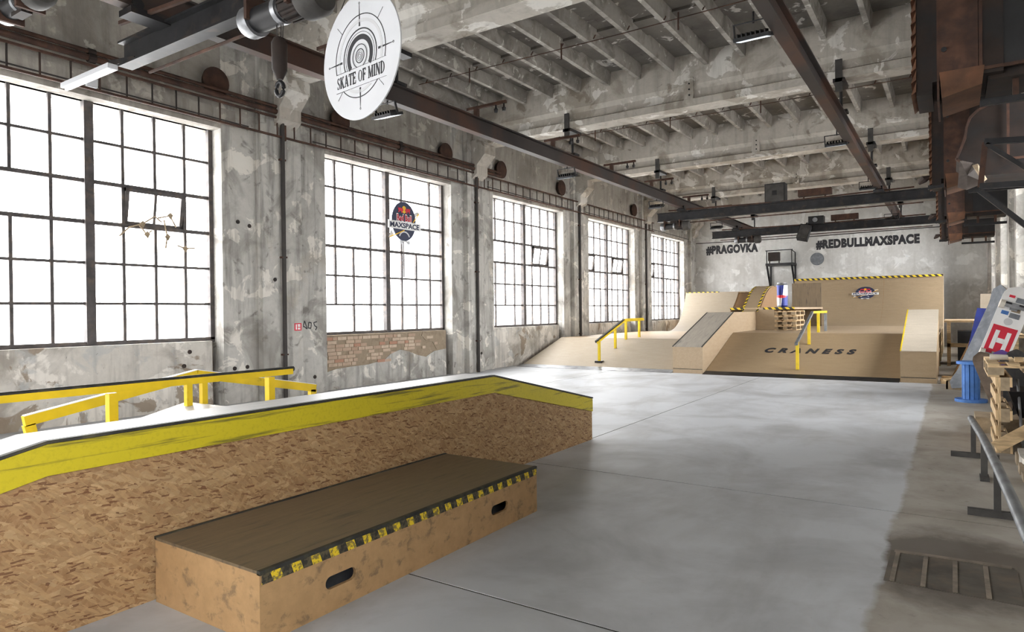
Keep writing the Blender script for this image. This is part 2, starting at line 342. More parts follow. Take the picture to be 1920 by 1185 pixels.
def text(name, s, width, height, M4, mat, parent, bold=.0, depth=.002, shear=0.0, space=1.0):
    c = bpy.data.curves.new(name, 'FONT'); c.body = s; c.size = 1; c.offset = bold; c.shear = shear; c.space_character = space; c.extrude = .01; c.resolution_u = 4
    o = bpy.data.objects.new(name, c); COL.objects.link(o); bpy.context.view_layer.update()
    me = bpy.data.meshes.new_from_object(o.evaluated_get(bpy.context.evaluated_depsgraph_get()))
    bpy.data.objects.remove(o); bpy.data.curves.remove(c)
    xs = [v.co.x for v in me.vertices]; ys = [v.co.y for v in me.vertices]; zs = [v.co.z for v in me.vertices]
    sx = width/(max(xs)-min(xs)); sy = height/(max(ys)-min(ys)); cx = (max(xs)+min(xs))/2; cy = (max(ys)+min(ys))/2; z0 = min(zs); dz = max(zs)-z0
    org = Vector(parent['org'])
    for v in me.vertices:
        v.co = M4 @ Vector(((v.co.x-cx)*sx, (v.co.y-cy)*sy, (v.co.z-z0)/dz*depth)) - org
    me.materials.clear(); me.materials.append(M[mat]); me.name = name
    ob = bpy.data.objects.new(name, me); COL.objects.link(ob); ob.parent = parent; ob['org'] = tuple(org); return ob
def frame_m(o, x, y):
    x = Vector(x).normalized(); y = Vector(y); z = x.cross(y).normalized(); y = z.cross(x)
    return Matrix(((x.x, y.x, z.x, o[0]), (x.y, y.y, z.y, o[1]), (x.z, y.z, z.z, o[2]), (0, 0, 0, 1)))
def tape_strip(parent, a, b, wid, nrm, mat='tape', name='hazard_tape'):
    """tape from a to b (its middle line), width wid, lying on a face with normal nrm; own local frame so the stripes follow it"""
    a, b = Vector(a), Vector(b); L = (b-a).length; m = frame_m((a+b)/2+Vector(nrm).normalized()*.002, b-a, Vector(nrm).cross(b-a))
    me = MB().box(-L/2, L/2, -wid/2, wid/2, 0, .004).data(name, mat)
    o = bpy.data.objects.new(name, me); COL.objects.link(o); o.parent = parent; o.matrix_local = Matrix.Translation(-Vector(parent['org'])) @ m; o['org'] = tuple(parent['org']); return o

# ================================================================== THE SETTING
struct(MB().add([(-160, -120, -.25), (120, -120, -.25), (120, 160, -.25), (-160, 160, -.25)], [(0, 1, 2, 3)]).build('ground', 'ground', fix=False), 'pale bright yard outside the windows')
fl = struct(thing('floor', (-4.6, 11.5, 0), 'grey painted concrete floor'), 'light grey painted concrete floor with a bare concrete strip along the right')
MB().box(XO, RO, YN, YF+.4, -.2, -.003).build('floor_bed', 'edge', fl)
gx = [XO, -7.4, -3.68, RO]; gy = [YN, 0.1, 2.94, 5.8, YF+.4]
for i in range(3):
    for j in range(4):
        MB().box(gx[i]+.008, gx[i+1]-.008, gy[j]+.008, gy[j+1]-.008, -.02, 0).build('floor_slab', 'floor', fl)

def side_wall(name, sgn, xc, xw, xo, xp, label):
    W = struct(thing(name, (xc, 11.5, 0), label), label)
    lo, hi = sorted((xc, xo))
    opens = OPEN if sgn > 0 else OPEN_R
    edges = [YN] + [q for ab in sorted(opens) for q in ab] + [YF+.4]
    for k in range(0, len(edges), 2):
        MB().box(lo, hi, edges[k], edges[k+1], 0, ZC).build('pier', 'pier', W)
    for k, (a, b) in enumerate(opens):
        s0, s1 = sorted((xo, xc-sgn*.12))
        MB().box(s0, s1, a, b-.14, 0, ZS).build('spandrel', 'mortar' if (sgn > 0 and k == 2) else 'wall', W)
        s0, s1 = sorted((xo, xw-sgn*.02)); MB().box(s0, s1, b-.14, b, 0, ZS).build('spandrel_return', 'wall', W)
        MB().box(lo, hi, a, b, ZL, ZC).build('lintel', 'lintel', W)
        if sgn > 0:   # shallow beam face over each opening
            MB().box(xc, xc+.05, a-.25, b+.25, ZL+.08, ZL+.34).build('lintel_band', 'lintel', W)
    for k, y in enumerate(YB):
        hw = .44 if k == 2 else .34
        a, b = sorted((xc, xp)); MB().box(a, b, y-.09-hw, y-.09+hw, 0, ZC).build('pilaster', 'pier', W)
        q = [(xp, 5.02), (xp+sgn*.16, 5.14), (xp+sgn*.16, 5.36), (xp+sgn*.42, 5.62), (xp+sgn*.42, ZB), (xp, ZB)]
        m = MB(); m.add([(p[0], y-.24, p[1]) for p in q]+[(p[0], y+.24, p[1]) for p in q], [tuple(range(6)), tuple(range(11, 5, -1))]+[(i, (i+1) % 6, 6+(i+1) % 6, 6+i) for i in range(6)])
        m.build('corbel', 'beam', W)
    return W
WL = side_wall('wall_left', 1, XC, XW, XO, XP, 'worn concrete window wall with flaking plaster on the left')
WR = side_wall('wall_right', -1, RC, RW, RO, RP, 'pale concrete window wall on the right')
# exposed brickwork under the second visible window, with the render that is left below it
rnd = random.Random(3)
xs = XC-.12
mesh_b = {L: MB().box(-.012, .012, -L/2, L/2, -.031, .031).data('brick', 'brick') for L in (.115, .175, .235)}
z = ZS-.075; row = 0
while z > .48:
    y = 9.1 + rnd.random()*.12
    while y < 12.75:
        L = rnd.choice((.235, .235, .235, .115, .175)); c = y+L/2
        dense = 1.0 if c < 10.3 else (.85 if c < 11.9 else .35)
        dense *= 1 if z > .62 or c < 10.4 else .45
        hole = (abs(c-10.45) < .28 and .82 < z < 1.0) or (abs(c-10.15) < .15 and z < .8) or (c > 11.2 and z < .72)
        if rnd.random() < dense*.93 and not hole: place('brick', mesh_b[L], WL, (xs+.004+rnd.uniform(-.004, .004), c, z))
        y += L+.014
    z -= .077; row += 1
poly = [(9.07, 0), (12.96, 0), (12.96, .66), (12.5, .62), (12.2, .5), (11.9, .56), (11.6, .66), (11.3, .72), (11.0, .64), (10.8, .52), (10.3, .45), (9.8, .44), (9.4, .42), (9.07, .36)]
MB().prism([p for p in poly], 0, xs, xs+.014).build('old_render', 'pier', WL)
MB().prism([(12.1, 1.12), (12.96, 1.12), (12.96, .62), (12.6, .66), (12.45, .85), (12.2, .9), (12.05, 1.02)], 0, xs, xs+.012).build('old_render', 'mortar', WL)
# fire-point sign and a scrawl on the pier
sg = MB().box(XP, XP+.006, 8.17, 8.33, 1.25, 1.39).build('extinguisher_sign', 'red', None); tag(sg, 'small red fire extinguisher sign on the concrete pier', 'sign')
fm = frame_m((XP+.0065, 8.25, 1.32), (0, 1, 0), (0, 0, 1)); m = MB()
for a in ((-.055, -.05, -.03, .05), (-.01, .02, .05, .05), (-.01, -.005, .05, .012), (-.01, -.05, .05, -.02)): flat(m, [(a[0], a[1]), (a[2], a[1]), (a[2], a[3]), (a[0], a[3])], 0, .002)
m.xf(fm).build('pictogram', 'whitepaint', sg)
fm = frame_m((XC+.001, 8.62, 1.33), (0, 1, 0), (0, 0, 1)); m = MB()
for seq in ([(-.16, -.07), (-.1, .1), (-.04, -.06), (-.13, 0)], [(0, .07), (-.02, -.04), (.05, -.05), (.06, .06), (0, .07)], [(.2, .08), (.12, .06), (.14, .0), (.2, -.03), (.16, -.09)]):
    for a, b in zip(seq, seq[1:]): stroke(m, a, b, .02, None, 0, .002)
m.xf(fm).build('graffiti', 'ink', WL)
# damage: round sockets left by old fixings
for (x, y, z_) in ((XC, 7.0, .62), (XC, 7.25, .63), (XC, 8.75, .32), (XP, 14.12, .48), (XC-.12, 6.25, .95), (XC-.12, 6.15, .72), (XC, 7.1, 3.2), (XC, 7.33, 3.15), (XP, 7.75, 2.2)):
    MB().tube([(x-.01, y, z_), (x+.012, y, z_)], .036, 9).build('old_socket', 'rustdark', WL)

bw = struct(thing('wall_back', (-4.6, YF, 0), 'whitewashed far wall'), 'whitewashed patchy far wall with two painted hashtags')
MB().box(XO, RO, YF, YF+.4, 0, ZC).build('wall_face', 'backwall', bw)
MB().box(XC, RC, YF-.06, YF, 4.82, 5.0).build('wall_band', 'backwall', bw)
fm = lambda x, z: frame_m((x, YF-.001, z), (1, 0, 0), (0, 0, 1))
text('lettering', '#PRAGOVKA', 2.42, .46, fm(-8.72, 4.41), 'ink', bw, bold=.07, space=1.12)
text('lettering', '#REDBULLMAXSPACE', 3.92, .44, fm(-3.08, 4.37), 'ink', bw, bold=.07, space=1.12)
ring(MB(), .0, .28, n=24, t=.01).xf(fm(-5.0, 3.75)).build('round_vent_stain', 'grip', bw)
wn = struct(thing('wall_near', (-4.6, YN, 0), 'plaster wall behind the viewpoint'), 'plaster wall with one wide window behind the viewpoint')
NX0, NX1 = -7.5, -1.5  # opening for the added window
for a in ((XO, NX0, 0, ZC), (NX1, RO, 0, ZC), (NX0, NX1, 0, ZS), (NX0, NX1, ZL, ZC)): MB().box(a[0], a[1], YN-.4, YN, a[2], a[3]).build('wall_face', 'wall', wn)

ce = struct(thing('ceiling', (-4.6, 11.5, ZJ), 'ribbed concrete ceiling'), 'ribbed grey concrete ceiling with peeling paint')
MB().box(XO, RO, YN, YF+.4, ZC, ZC+.2).build('ceiling_slab', 'slab', ce)
ys = [YN] + YB + [YF+.4]
bayw = {}
for k in range(len(ys)-1):
    a, b = ys[k]+.2, ys[k+1]-.2
    if b-a < .5: continue
    key = round(b-a, 2)
    if key not in bayw: bayw[key] = MB().prism([(-.045, ZJ-ZC), (.045, ZJ-ZC), (.075, 0), (-.075, 0)], 1, -(b-a)/2, (b-a)/2).data('joist', 'joist')
    for i in range(16):
        x = -10.2+.745*i
        place('joist', bayw[key], ce, (x, (a+b)/2, ZC))
    for f in (.33, .66):
        MB().box(XC, RC, a+(b-a)*f-.35, a+(b-a)*f+.35, ZC-.05, ZC).build('panel_strip', 'slab', ce)
prof = [(-.25, ZB), (.25, ZB), (.25, 6.0), (.165, 6.04), (.165, 6.2), (.235, 6.3), (.235, ZC), (-.235, ZC), (-.235, 6.3), (-.165, 6.2), (-.165, 6.04), (-.25, 6.0)]
for k, y in enumerate(YB):
    o = MB().prism([(y+p[0], p[1]) for p in prof], 0, XC, RC).build('beam', 'beam', ce)
    for x in (-10.1, -4.62, .6):
        m = MB().box(x-.1, x+.1, y-.26, y-.16, 6.0, 6.45)
        m.build('stiffener', 'beam', o)
        for zz in (6.08, 6.2, 6.32): MB().tube([(x+.02, y-.275, zz), (x+.02, y-.255, zz)], .018, 6).build('bolt', 'black', o)
# thin reinforcement wires and hooks left hanging under the joists
for k in range(2, 6):
    y0, y1 = YB[k-1], YB[k]
    ym = y0+(y1-y0)*.52
    m = MB().tube([(-9.8, ym, ZJ-.05), (-5, ym+.05, ZJ-.07), (.8, ym, ZJ-.05)], .009, 5)
    for i in range(16):
        x = -9.6+i*.68; m.tube([(x, ym, ZJ-.05), (x+.03, ym+.02, ZJ+.02)], .012, 5)
    for x in (-8.4, -6.2, -3.9): m.tube([(x, ym, ZJ+.02), (x, ym, ZJ-.28)], .016, 5)
    m.build('old_wire', 'rust', ce)

# ---- windows
def added_near_window():  # unseen window, added to light the foreground from behind
    Wn = struct(thing('window_15', ((NX0+NX1)/2, YN-.2, ZS), 'wide steel window in the wall behind the viewpoint'), 'wide steel window in the wall behind the viewpoint')
    y = YN-.2; n, k = 12, 6; cw = (NX1-NX0)/n; rh = (ZL-ZS)/k
    for i in range(n+1): MB().box(NX0+i*cw-.022, NX0+i*cw+.022, y-.03, y+.03, ZS, ZL).build('glazing_bar', 'winsteel', Wn)
    for j in range(k+1): MB().box(NX0, NX1, y-.03, y+.03, ZS+j*rh-.022, ZS+j*rh+.022).build('glazing_bar', 'winsteel', Wn)
    me = MB().add([(-cw/2, 0, -rh/2), (cw/2, 0, -rh/2), (cw/2, 0, rh/2), (-cw/2, 0, rh/2)], [(0, 1, 2, 3)]).data('pane', 'glass', fix=False)
    for i in range(n):
        for j in range(k): place('pane', me, Wn, (NX0+(i+.5)*cw, y, ZS+(j+.5)*rh))
added_near_window()
mesh_cache = {}
def window(n, side, a, b, missing=(), casements=(), label=''):
    sgn = 1 if side == 'L' else -1
    x = XW if side == 'L' else RW
    Wn = struct(thing('window_%d' % n, (x, (a+b)/2, ZS), label), label)
    z0, z1 = ZS+.02, ZL+.04; NC = 2*round(b-a); cw = (b-a)/NC; rh = (z1-z0)/6
    m = MB()
    for (p, q) in (((a, z0), (b, z0)), ((a, z1), (b, z1))): m.box(x-.04, x+.04, a, b, p[1]-.04, p[1]+.04)
    m.box(x-.04, x+.04, a, a+.06, z0, z1); m.box(x-.04, x+.04, b-.075, b, z0, z1); m.build('window_frame', 'winsteel', Wn)
    yc = (a+b)/2
    MB().box(x-.05, x+.06, yc-.065, yc+.065, z0, z1).build('mullion', 'winsteel', Wn)
    cas = {(r, c) for r, c0 in casements for c in (c0, c0+1)}
    for c in range(1, NC):
        if c == NC//2: continue
        m = MB(); runs = [r for r in range(6) if (r, c) not in missing and not any(r == rr and c == cc+1 for rr, cc in casements)]
        for r in runs: m.box(x-.022, x+.022, a+c*cw-.022, a+c*cw+.022, z1-(r+1)*rh, z1-r*rh)
        if runs: m.build('glazing_bar', 'winsteel', Wn)
    for r in range(1, 6):
        wd = .028 if r in (2, 3) else .019
        MB().box(x-.02, x+.02, a, b, z1-r*rh-wd, z1-r*rh+wd).build('glazing_bar', 'winsteel', Wn)
    key = ('pane', round(cw, 2), round(rh, 2))
    if key not in mesh_cache: mesh_cache[key] = MB().add([(0, -cw/2, -rh/2), (0, cw/2, -rh/2), (0, cw/2, rh/2), (0, -cw/2, rh/2)], [(0, 1, 2, 3)]).data('pane', 'glass', fix=False)
    for r in range(6):
        for c in range(NC):
            if (r, c) in cas: continue
            place('pane', mesh_cache[key], Wn, (x, a+(c+.5)*cw, z1-(r+.5)*rh))
    for r, c0 in casements:
        ya, yb = a+c0*cw+.02, a+(c0+2)*cw-.02; za, zb = z1-(r+1)*rh+.02, z1-r*rh-.02; zc = (za+zb)/2
        rot = Matrix.Translation((x, 0, zc)) @ Matrix.Rotation(math.radians(9*sgn), 4, 'Y') @ Matrix.Translation((-x, 0, -zc))
        m = MB().box(x-.025, x+.025, ya, ya+.06, za, zb).box(x-.025, x+.025, yb-.06, yb, za, zb).box(x-.025, x+.025, ya, yb, za, za+.055).box(x-.025, x+.025, ya, yb, zb-.055, zb).box(x-.015, x+.015, (ya+yb)/2-.02, (ya+yb)/2+.02, za, zb)
        co = m.xf(rot).build('casement', 'winsteel', Wn)
        for q in (0, 1):
            p0 = ya+(yb-ya)*q/2; MB().add([(x, p0, za), (x, p0+(yb-ya)/2, za), (x, p0+(yb-ya)/2, zb), (x, p0, zb)], [(0, 1, 2, 3)]).xf(rot).build('pane', 'glass', co, fix=False)
    return Wn
LW = [((), ()), (((2, 2),), ((2, 5),)), (((2, 2), (0, 6), (1, 6), (2, 6), (5, 1)), ()), (((2, 1), (5, 2)), ((2, 5),)), ((), ((2, 0), (2, 5))), (((2, 6), (2, 5), (4, 1)), ((2, 0),)), ((), ())]
WLAB = ['steel window behind the viewpoint on the left wall', 'largest nearest steel window with one tilted casement', 'steel window above the exposed brickwork, with a hanging emblem', 'third steel window from the viewpoint, just before the ramps', 'steel window with two tilted casements above the yellow rail', 'farthest steel window on the left wall beside the far wall', 'steel window farthest behind the viewpoint on the left wall']
for k, (a, b) in enumerate(OPEN): window(k+1, 'L', a, b, LW[k][0], LW[k][1], WLAB[k])
RLAB = ['right wall window behind the viewpoint', 'right wall window beside the board rack', 'right wall window beside the bank ramps', 'right wall window before the farthest pier', 'farthest right wall window beside the far wall', 'right wall window farthest behind the viewpoint']
for k, (a, b) in enumerate(OPEN_R): window(k+8, 'R', a, b, (), (), RLAB[k])

# ================================================================== SKATE OBSTACLES, NEAR
# long ledge with the strand-board side
LX0, LX1 = -3.99, -3.65
side = [(-.64, 0), (7.22, 0), (7.22, .495), (5.16, .942), (1.42, .942), (-.64, .495)]
lg = thing('skate_ledge', (-3.82, 3.29, 0), 'long strand-board ledge with a yellow band and sloping ends', 'ledge')
MB().prism(side, 0, LX0+.02, LX1).build('body', 'osb', lg)
def band_poly(t0, t1, e=0): return [(-.64-e, .508-t1), (1.42, .955-t1), (5.16, .955-t1), (7.22+e, .508-t1), (7.22+e, .508-t0), (5.16, .955-t0), (1.42, .955-t0), (-.64-e, .508-t0)]
MB().prism(band_poly(.016, .168), 0, LX1, LX1+.012).build('yellow_band', 'yellowband', lg)
MB().prism(band_poly(-.002, .014, .01), 0, LX1-.02, LX1+.014).build('edge_strip', 'edge', lg)
tp = [(-.64, .495), (1.42, .942), (5.16, .942), (7.22, .495)]
for i in range(3):
    (y0, z0), (y1, z1) = tp[i], tp[i+1]
    MB().prism([(y0, z0), (y1, z1), (y1, z1+.013), (y0, z0+.013)], 0, LX0, LX1-.02).build('top_sheet', 'ledgetop', lg)

# low box in front of it
bx = thing('manual_box', (-3.17, 3.16, 0), 'low plywood box with dark worn top and two hand holes', 'box')
BX0, BX1, BY0, BY1, BH = -3.62, -2.71, 1.92, 4.4, .335
m = MB(); m.box(BX0, BX1-.02, BY0, BY0+.018, 0, BH); m.build('end_panel', 'benchside', bx)
MB().box(BX0, BX1-.02, BY1-.018, BY1, 0, BH).build('end_panel', 'benchside', bx)
MB().box(BX0, BX0+.018, BY0+.018, BY1-.018, 0, BH).build('rear_panel', 'benchside', bx)
holes = [(2.31, 2.52), (3.79, 4.0)]; hz, hr = .152, .034
# front panel with two real slots
def front_panel():
    m = MB(); bm = bmesh.new()
    def loop(pts): 
        vs = [bm.verts.new((0, p[0], p[1])) for p in pts]; return [bm.edges.new((vs[i], vs[(i+1) % len(vs)])) for i in range(len(vs))]
    E = loop([(BY0, 0), (BY1, 0), (BY1, BH), (BY0, BH)])
    for a, b in holes:
        pts = [(b-hr+hr*math.cos(t), hz+hr*math.sin(t)) for t in [(-90+22.5*i)*math.pi/180 for i in range(9)]] + [(a+hr+hr*math.cos(t), hz+hr*math.sin(t)) for t in [(90+22.5*i)*math.pi/180 for i in range(9)]]
        E += loop(pts)
    bmesh.ops.triangle_fill(bm, edges=E, use_beauty=True)
    r = bmesh.ops.extrude_face_region(bm, geom=bm.faces[:]); bmesh.ops.translate(bm, verts=[v for v in r['geom'] if isinstance(v, bmesh.types.BMVert)], vec=(.02, 0, 0))
    bm.verts.index_update(); m.add([v.co+Vector((BX1-.02, 0, 0)) for v in bm.verts], [tuple(v.index for v in f.verts) for f in bm.faces]); bm.free(); return m
front_panel().build('front_panel', 'benchside', bx)
MB().box(BX0, BX1-.02, BY0, BY1, BH, BH+.015).build('top_sheet', 'benchtop', bx)
MB().box(BX1-.02, BX1+.004, BY0, BY1, BH-.005, BH+.016).build('edge_strip', 'edge', bx)
MB().box(BX0-.008, BX0+.012, BY0, BY1, BH+.004, BH+.02).build('edge_strip', 'edge', bx)
tape_strip(bx, (BX1, BY0+.01, BH-.026), (BX1, BY1-.01, BH-.026), .048, (1, 0, 0), 'tapeworn')

# funbox wedge behind the ledge with its two rails
fb = thing('funbox', (-5.2, 3.29, 0), 'white-topped wedge funbox behind the long ledge', 'ramp')
MB().prism([(-.3, 0), (6.88, 0), (3.29, .775)], 0, -5.66, -4.02).build('body', 'osb', fb)
MB().prism([(-.3, 0), (3.29, .775), (3.29, .79), (-.36, 0)], 0, -5.66, -4.02).build('top_sheet', 'wedge', fb)
MB().prism([(6.88, 0), (6.94, 0), (3.29, .79), (3.29, .775)], 0, -5.66, -4.02).build('top_sheet', 'wedge', fb)
wz = lambda y: .79-.2165*abs(y-3.29)
fr = thing('flat_rail', (-4.6, 2.4, 0), 'straight level yellow grind rail with black worn top on the funbox', 'rail')
MB().bar((-4.6, .9, 1.08), (-4.6, 3.59, 1.08), .05, .045).build('rail', 'yellow', fr)
MB().tube([(-4.6, .89, 1.1), (-4.6, 3.61, 1.1)], .021, 10).build('rail_cap', 'edge', fr, smooth=True)
for y in (1.0, 2.17, 3.38): MB().bar((-4.6, y, wz(y)), (-4.6, y, 1.05), .055, .055).build('post', 'yellow', fr)
ar = thing('kinked_rail', (-5.5, 3.29, 0), 'yellow flat-bar rail that rises and falls to a kink in the middle', 'rail')
for (a, b) in (((2.0, .815), (3.295, 1.04)), ((3.295, 1.04), (4.58, .79))):
    MB().bar((-5.5, a[0], a[1]), (-5.5, b[0], b[1]), .05, .075).build('rail', 'yellow', ar)
    MB().bar((-5.5, a[0], a[1]+.041), (-5.5, b[0], b[1]+.041), .052, .006).build('rail_top', 'whitepaint', ar)
for y, z1 in ((3.22, 1.0), (3.36, 1.0)): MB().bar((-5.5, y, wz(y)), (-5.5, y, z1), .05, .05).build('post', 'yellow', ar)
for y, z1, dy in ((2.03, .79, .06), (4.55, .78, -.02)): MB().bar((-5.5, y+dy, wz(y+dy)-.01), (-5.5, y, z1), .05, .07).build('end_leg', 'yellow', ar)

# ================================================================== FAR RAMPS
rp = thing('bank_ramp', (-8.15, 17.2, 0), 'wide low plywood bank beside the left windows', 'ramp')
MB().prism([(16.02, 0), (20.3, 0), (20.3, .72), (18.4, .72)], 0, -10.36, -5.83).build('body', 'plylight', rp)
MB().prism([(16.0, .0), (18.4, .722), (18.4, .735), (15.98, .0)], 0, -10.36, -5.83).build('ramp_sheet', 'ramp', rp)
MB().box(-10.36, -5.83, 18.4, 25.2, .715, .735).build('deck_sheet', 'plylight', rp)
MB().box(-10.3, -5.9, 20.3, 25.2, 0, .715).build('deck_frame', 'plylight', rp)
MB().prism([(15.86, 0), (16.16, .052), (16.16, .058), (15.86, .006)], 0, -10.4, -5.83).build('threshold_plate', 'galv', rp)
rq = thing('bank_ramp', (-3, 17.3, 0), 'plywood bank with dark lettering in front of the large quarter pipe', 'ramp')
MB().prism([(16.02, 0), (18.65, 0), (18.65, .9)], 0, -5.06, -.93).build('body', 'plylight', rq)
MB().prism([(16.0, 0), (18.65, .902), (18.65, .918), (15.98, 0)], 0, -5.06, -.93).build('ramp_sheet', 'rampbrown', rq)
for a in ((-5.06, -.93, 18.66), (-5.83, -5.07, 21.21), (-.925, -.285, 18.77)): MB().box(a[0], a[1], a[2], 26.6, .88, .915).build('deck_sheet', 'plylight', rq)
for y in (18.8, 20.8, 22.8, 24.8, 26.5):
    for x in (-.34, -2.2, -4.0): MB().box(x-.05, x+.05, y-.05, y+.05, 0, .88).build('post', 'pine', rq)
MB().box(-.38, -.3, 18.7, 26.6, .4, .5).build('stringer', 'pine', rq)
MB().prism([(15.86, 0), (16.16, .056), (16.16, .062), (15.86, .006)], 0, -5.05, -.94).build('threshold_plate', 'black', rq)
sl = Vector((0, 2.65, .9)).normalized()
text('lettering', 'CRANESS', 2.05, .32, frame_m((-2.93, 17.48, (17.48-16)*.9/2.65+.02), (1, 0, 0), sl), 'ink', rq, bold=.05, shear=.25, space=1.8)

def hubba(x0, x1, yt, ztop, label, topmat, sidemat, edge):
    h = thing('hubba_ledge', ((x0+x1)/2, 17.4, 0), label, 'ledge')
    y1 = 18.75; yy = 21.2 if yt else y1
    poly = [(15.97, 0), (yy, 0), (yy, ztop), (y1, ztop), (15.97, .645)]
    MB().prism(poly, 0, x0, x1).build('body', sidemat, h)
    MB().prism([(15.96, .645), (y1, ztop), (y1, ztop+.016), (15.96, .661)], 0, x0, x1).build('top_sheet', topmat, h)
    if yt: MB().box(x0, x1, y1, yy, ztop, ztop+.016).build('top_sheet', 'plylight', h)
    for x in edge: MB().prism([(15.955, .648), (y1, ztop+.003), (y1, ztop+.022), (15.955, .667)], 0, x-.012, x+.012).build('edge_strip', 'edge' if x < -2 else 'yellow', h)
    MB().box(x0+.01, x1-.01, 15.962, 15.97, .1, .112).build('seam', 'edge', h)
    return h
hubba(-5.82, -5.07, True, 1.465, 'sloping plywood hubba ledge with grey top between the two banks', 'hubtop', 'plylight', (-5.81, -5.08))
hubba(-.925, -.285, False, 1.485, 'sloping plywood hubba ledge with pale top at the right end of the ramps', 'hubtop2', 'rampbrown', (-.915,))

def curve_q(y0, z0, y1, z1, n=14):
    """concave arc in (y,z): tangent near flat at the foot, steep at the lip"""
    dy, dz = y1-y0, z1-z0; R = (dy*dy+dz*dz)/(2*dz); a1 = math.asin(min(1, dy/R))
    return [(y0+R*math.sin(a1*i/n), z0+R*(1-math.cos(a1*i/n))) for i in range(n+1)]
# big quarter pipe on the right
c = curve_q(26.6, .915, 29.2, 2.76)
q = thing('quarter_pipe', (-2.85, 28.4, 0), 'large plywood quarter pipe with a round emblem and taped lip', 'ramp')
o = MB().prism([p for p in c]+[(29.9, 2.76), (29.9, 0), (26.6, 0)], 0, -5.42, -.29).build('body', 'rampdark', q)
MB().box(-5.42, -.29, 29.14, 29.95, 2.76, 2.785).build('deck_sheet', 'plylight', q)
tape_strip(q, (-5.42, 29.135, 2.735), (-.29, 29.135, 2.735), .075, (0, -1, .25))
for x in (-2.2,): 
    m = MB()
    for (a, b) in zip(c, c[1:]): m.add([(x-.004, a[0], a[1]+.002), (x+.004, a[0], a[1]+.002), (x+.004, b[0]-.002, b[1]+.002), (x-.004, b[0]-.002, b[1]+.002)], [(0, 1, 2, 3)])
    m.build('sheet_seam', 'plyside', q, fix=False)

def emblem(parent, M4, s, sy, sticker=True):
    """navy oval, two red bulls before a yellow sun, red word, white banner, orbit ring and a skateboard truck"""
    S = lambda m: m.xf(M4 @ Matrix.Diagonal((s, s*sy, 1, 1)))
    S(flat(MB(), [(p[0], p[1]+.03) for p in disc_pts(.43, 48, ry=.66 if sticker else .6)], 0, .02)).build('oval', 'navy', parent)
    S(flat(MB(), [(p[0], p[1]+.39) for p in disc_pts(.075, 24, ry=.115)], .02, .004)).build('sun', 'sun', parent)
    bull = [(-.025, .36), (-.06, .44), (-.1, .42), (-.15, .44), (-.21, .42), (-.225, .47), (-.215, .38), (-.2, .34), (-.22, .29), (-.19, .29), (-.165, .34), (-.12, .335), (-.1, .28), (-.07, .28), (-.075, .33)]
    for k in (1, -1): S(flat(MB(), [(x*k, y) for x, y in bull], .024, .004)).build('bull', 'red', parent)
    T = lambda x, y, d: M4 @ Matrix.Translation((x*s, y*s*sy, d))
    text('word_outline', 'Red Bull', .55*s, .24*s*sy, T(0, .135, .02), 'whitepaint', parent, bold=.05, depth=.003)
    text('word', 'Red Bull', .52*s, .19*s*sy, T(0, .135, .0235), 'red', parent, bold=.02, depth=.003)
    S(flat(MB(), [(-.58, -.22), (.6, -.22), (.6, .02), (-.58, .02)], .022, .012)).build('banner', 'whitepaint', parent)
    text('word', 'MAXSPACE', 1.06*s, .16*s*sy, T(.01, -.1, .0345), 'navy', parent, bold=.03, depth=.003)
    m = MB(); ring(m, .16, .2, .2, math.pi-.2, 16, (0, -.47), .022, .004); S(m).build('truck_hanger', 'white', parent)
    S(flat(MB(), [(-.17, -.56), (.2, -.56), (.2, -.66), (.1, -.66), (.06, -.6), (-.05, -.6), (-.08, -.66), (-.17, -.66)], .022, .006)).build('truck_axle', 'white', parent)
    m = MB(); stroke(m, (-.53, -.5), (0.0, -.24), .03, .03, .024, .004); stroke(m, (.33, .04), (.56, .34), .03, .03, .024, .004); S(m).build('orbit_ring', 'sun', parent)
    S(flat(MB(), [(-.53, -.5), (-.46, -.26), (-.36, -.4)], .0, .01)).build('orbit_end', 'white', parent); S(flat(MB(), [(.4, .18), (.4, .34), (.54, .4), (.58, .34)], .0, .01)).build('orbit_end', 'white', parent)
# printed emblem on the quarter pipe, lying on the curve's chord around its middle
i0 = min(range(len(c)), key=lambda i: abs(c[i][1]-2.12)); ta = Vector((0, c[i0+1][0]-c[i0-1][0], c[i0+1][1]-c[i0-1][1])).normalized()
pn = Vector((1, 0, 0)).cross(ta)
emb = thing('emblem_panel', (-2.82, c[i0][0]-.01, c[i0][1]-.3), 'round navy emblem with white banner mounted on the large quarter pipe', 'emblem')
emblem(emb, frame_m(Vector((-2.82, c[i0][0], c[i0][1]))+pn*.02, (1, 0, 0), ta), .78, .55)
# left quarter pipe, flaring to the wall
c2 = curve_q(25.0, .735, 29.2, 2.33)
q2 = thing('quarter_pipe', (-8.7, 28, 0), 'smaller pale quarter pipe in the corner by the last left window', 'ramp')
xl = [-9.3-.7*min(1, (p[1]-.735)/1.6)**.6 for p in c2]
m = MB(); n = len(c2)
vs = [(xl[i], p[0], p[1]) for i, p in enumerate(c2)] + [(-7.68, p[0], p[1]) for p in c2] + [(xl[i], p[0], .72) for i, p in enumerate(c2)] + [(-7.68, p[0], .72) for p in c2]
fs = []
for i in range(n-1): fs += [(i, i+1, n+i+1, n+i), (2*n+i, 2*n+i+1, i+1, i), (n+i, n+i+1, 3*n+i+1, 3*n+i), (2*n+i, 3*n+i, 3*n+i+1, 2*n+i+1)]
fs += [(n-1, 2*n-1, 4*n-1, 3*n-1)]
m.add(vs, fs).build('body', 'ramp', q2)
MB().box(-9.98, -7.4, 29.2, 30.9, 2.29, 2.33).build('deck_sheet', 'plylight', q2)
MB().prism([(p[0]+.02, p[1]-.03) for p in c2[5:]]+[(30.9, 2.3), (30.9, .735), (c2[5][0], .735)], 0, -7.68, -7.62).build('side_panel', 'plyside', q2)
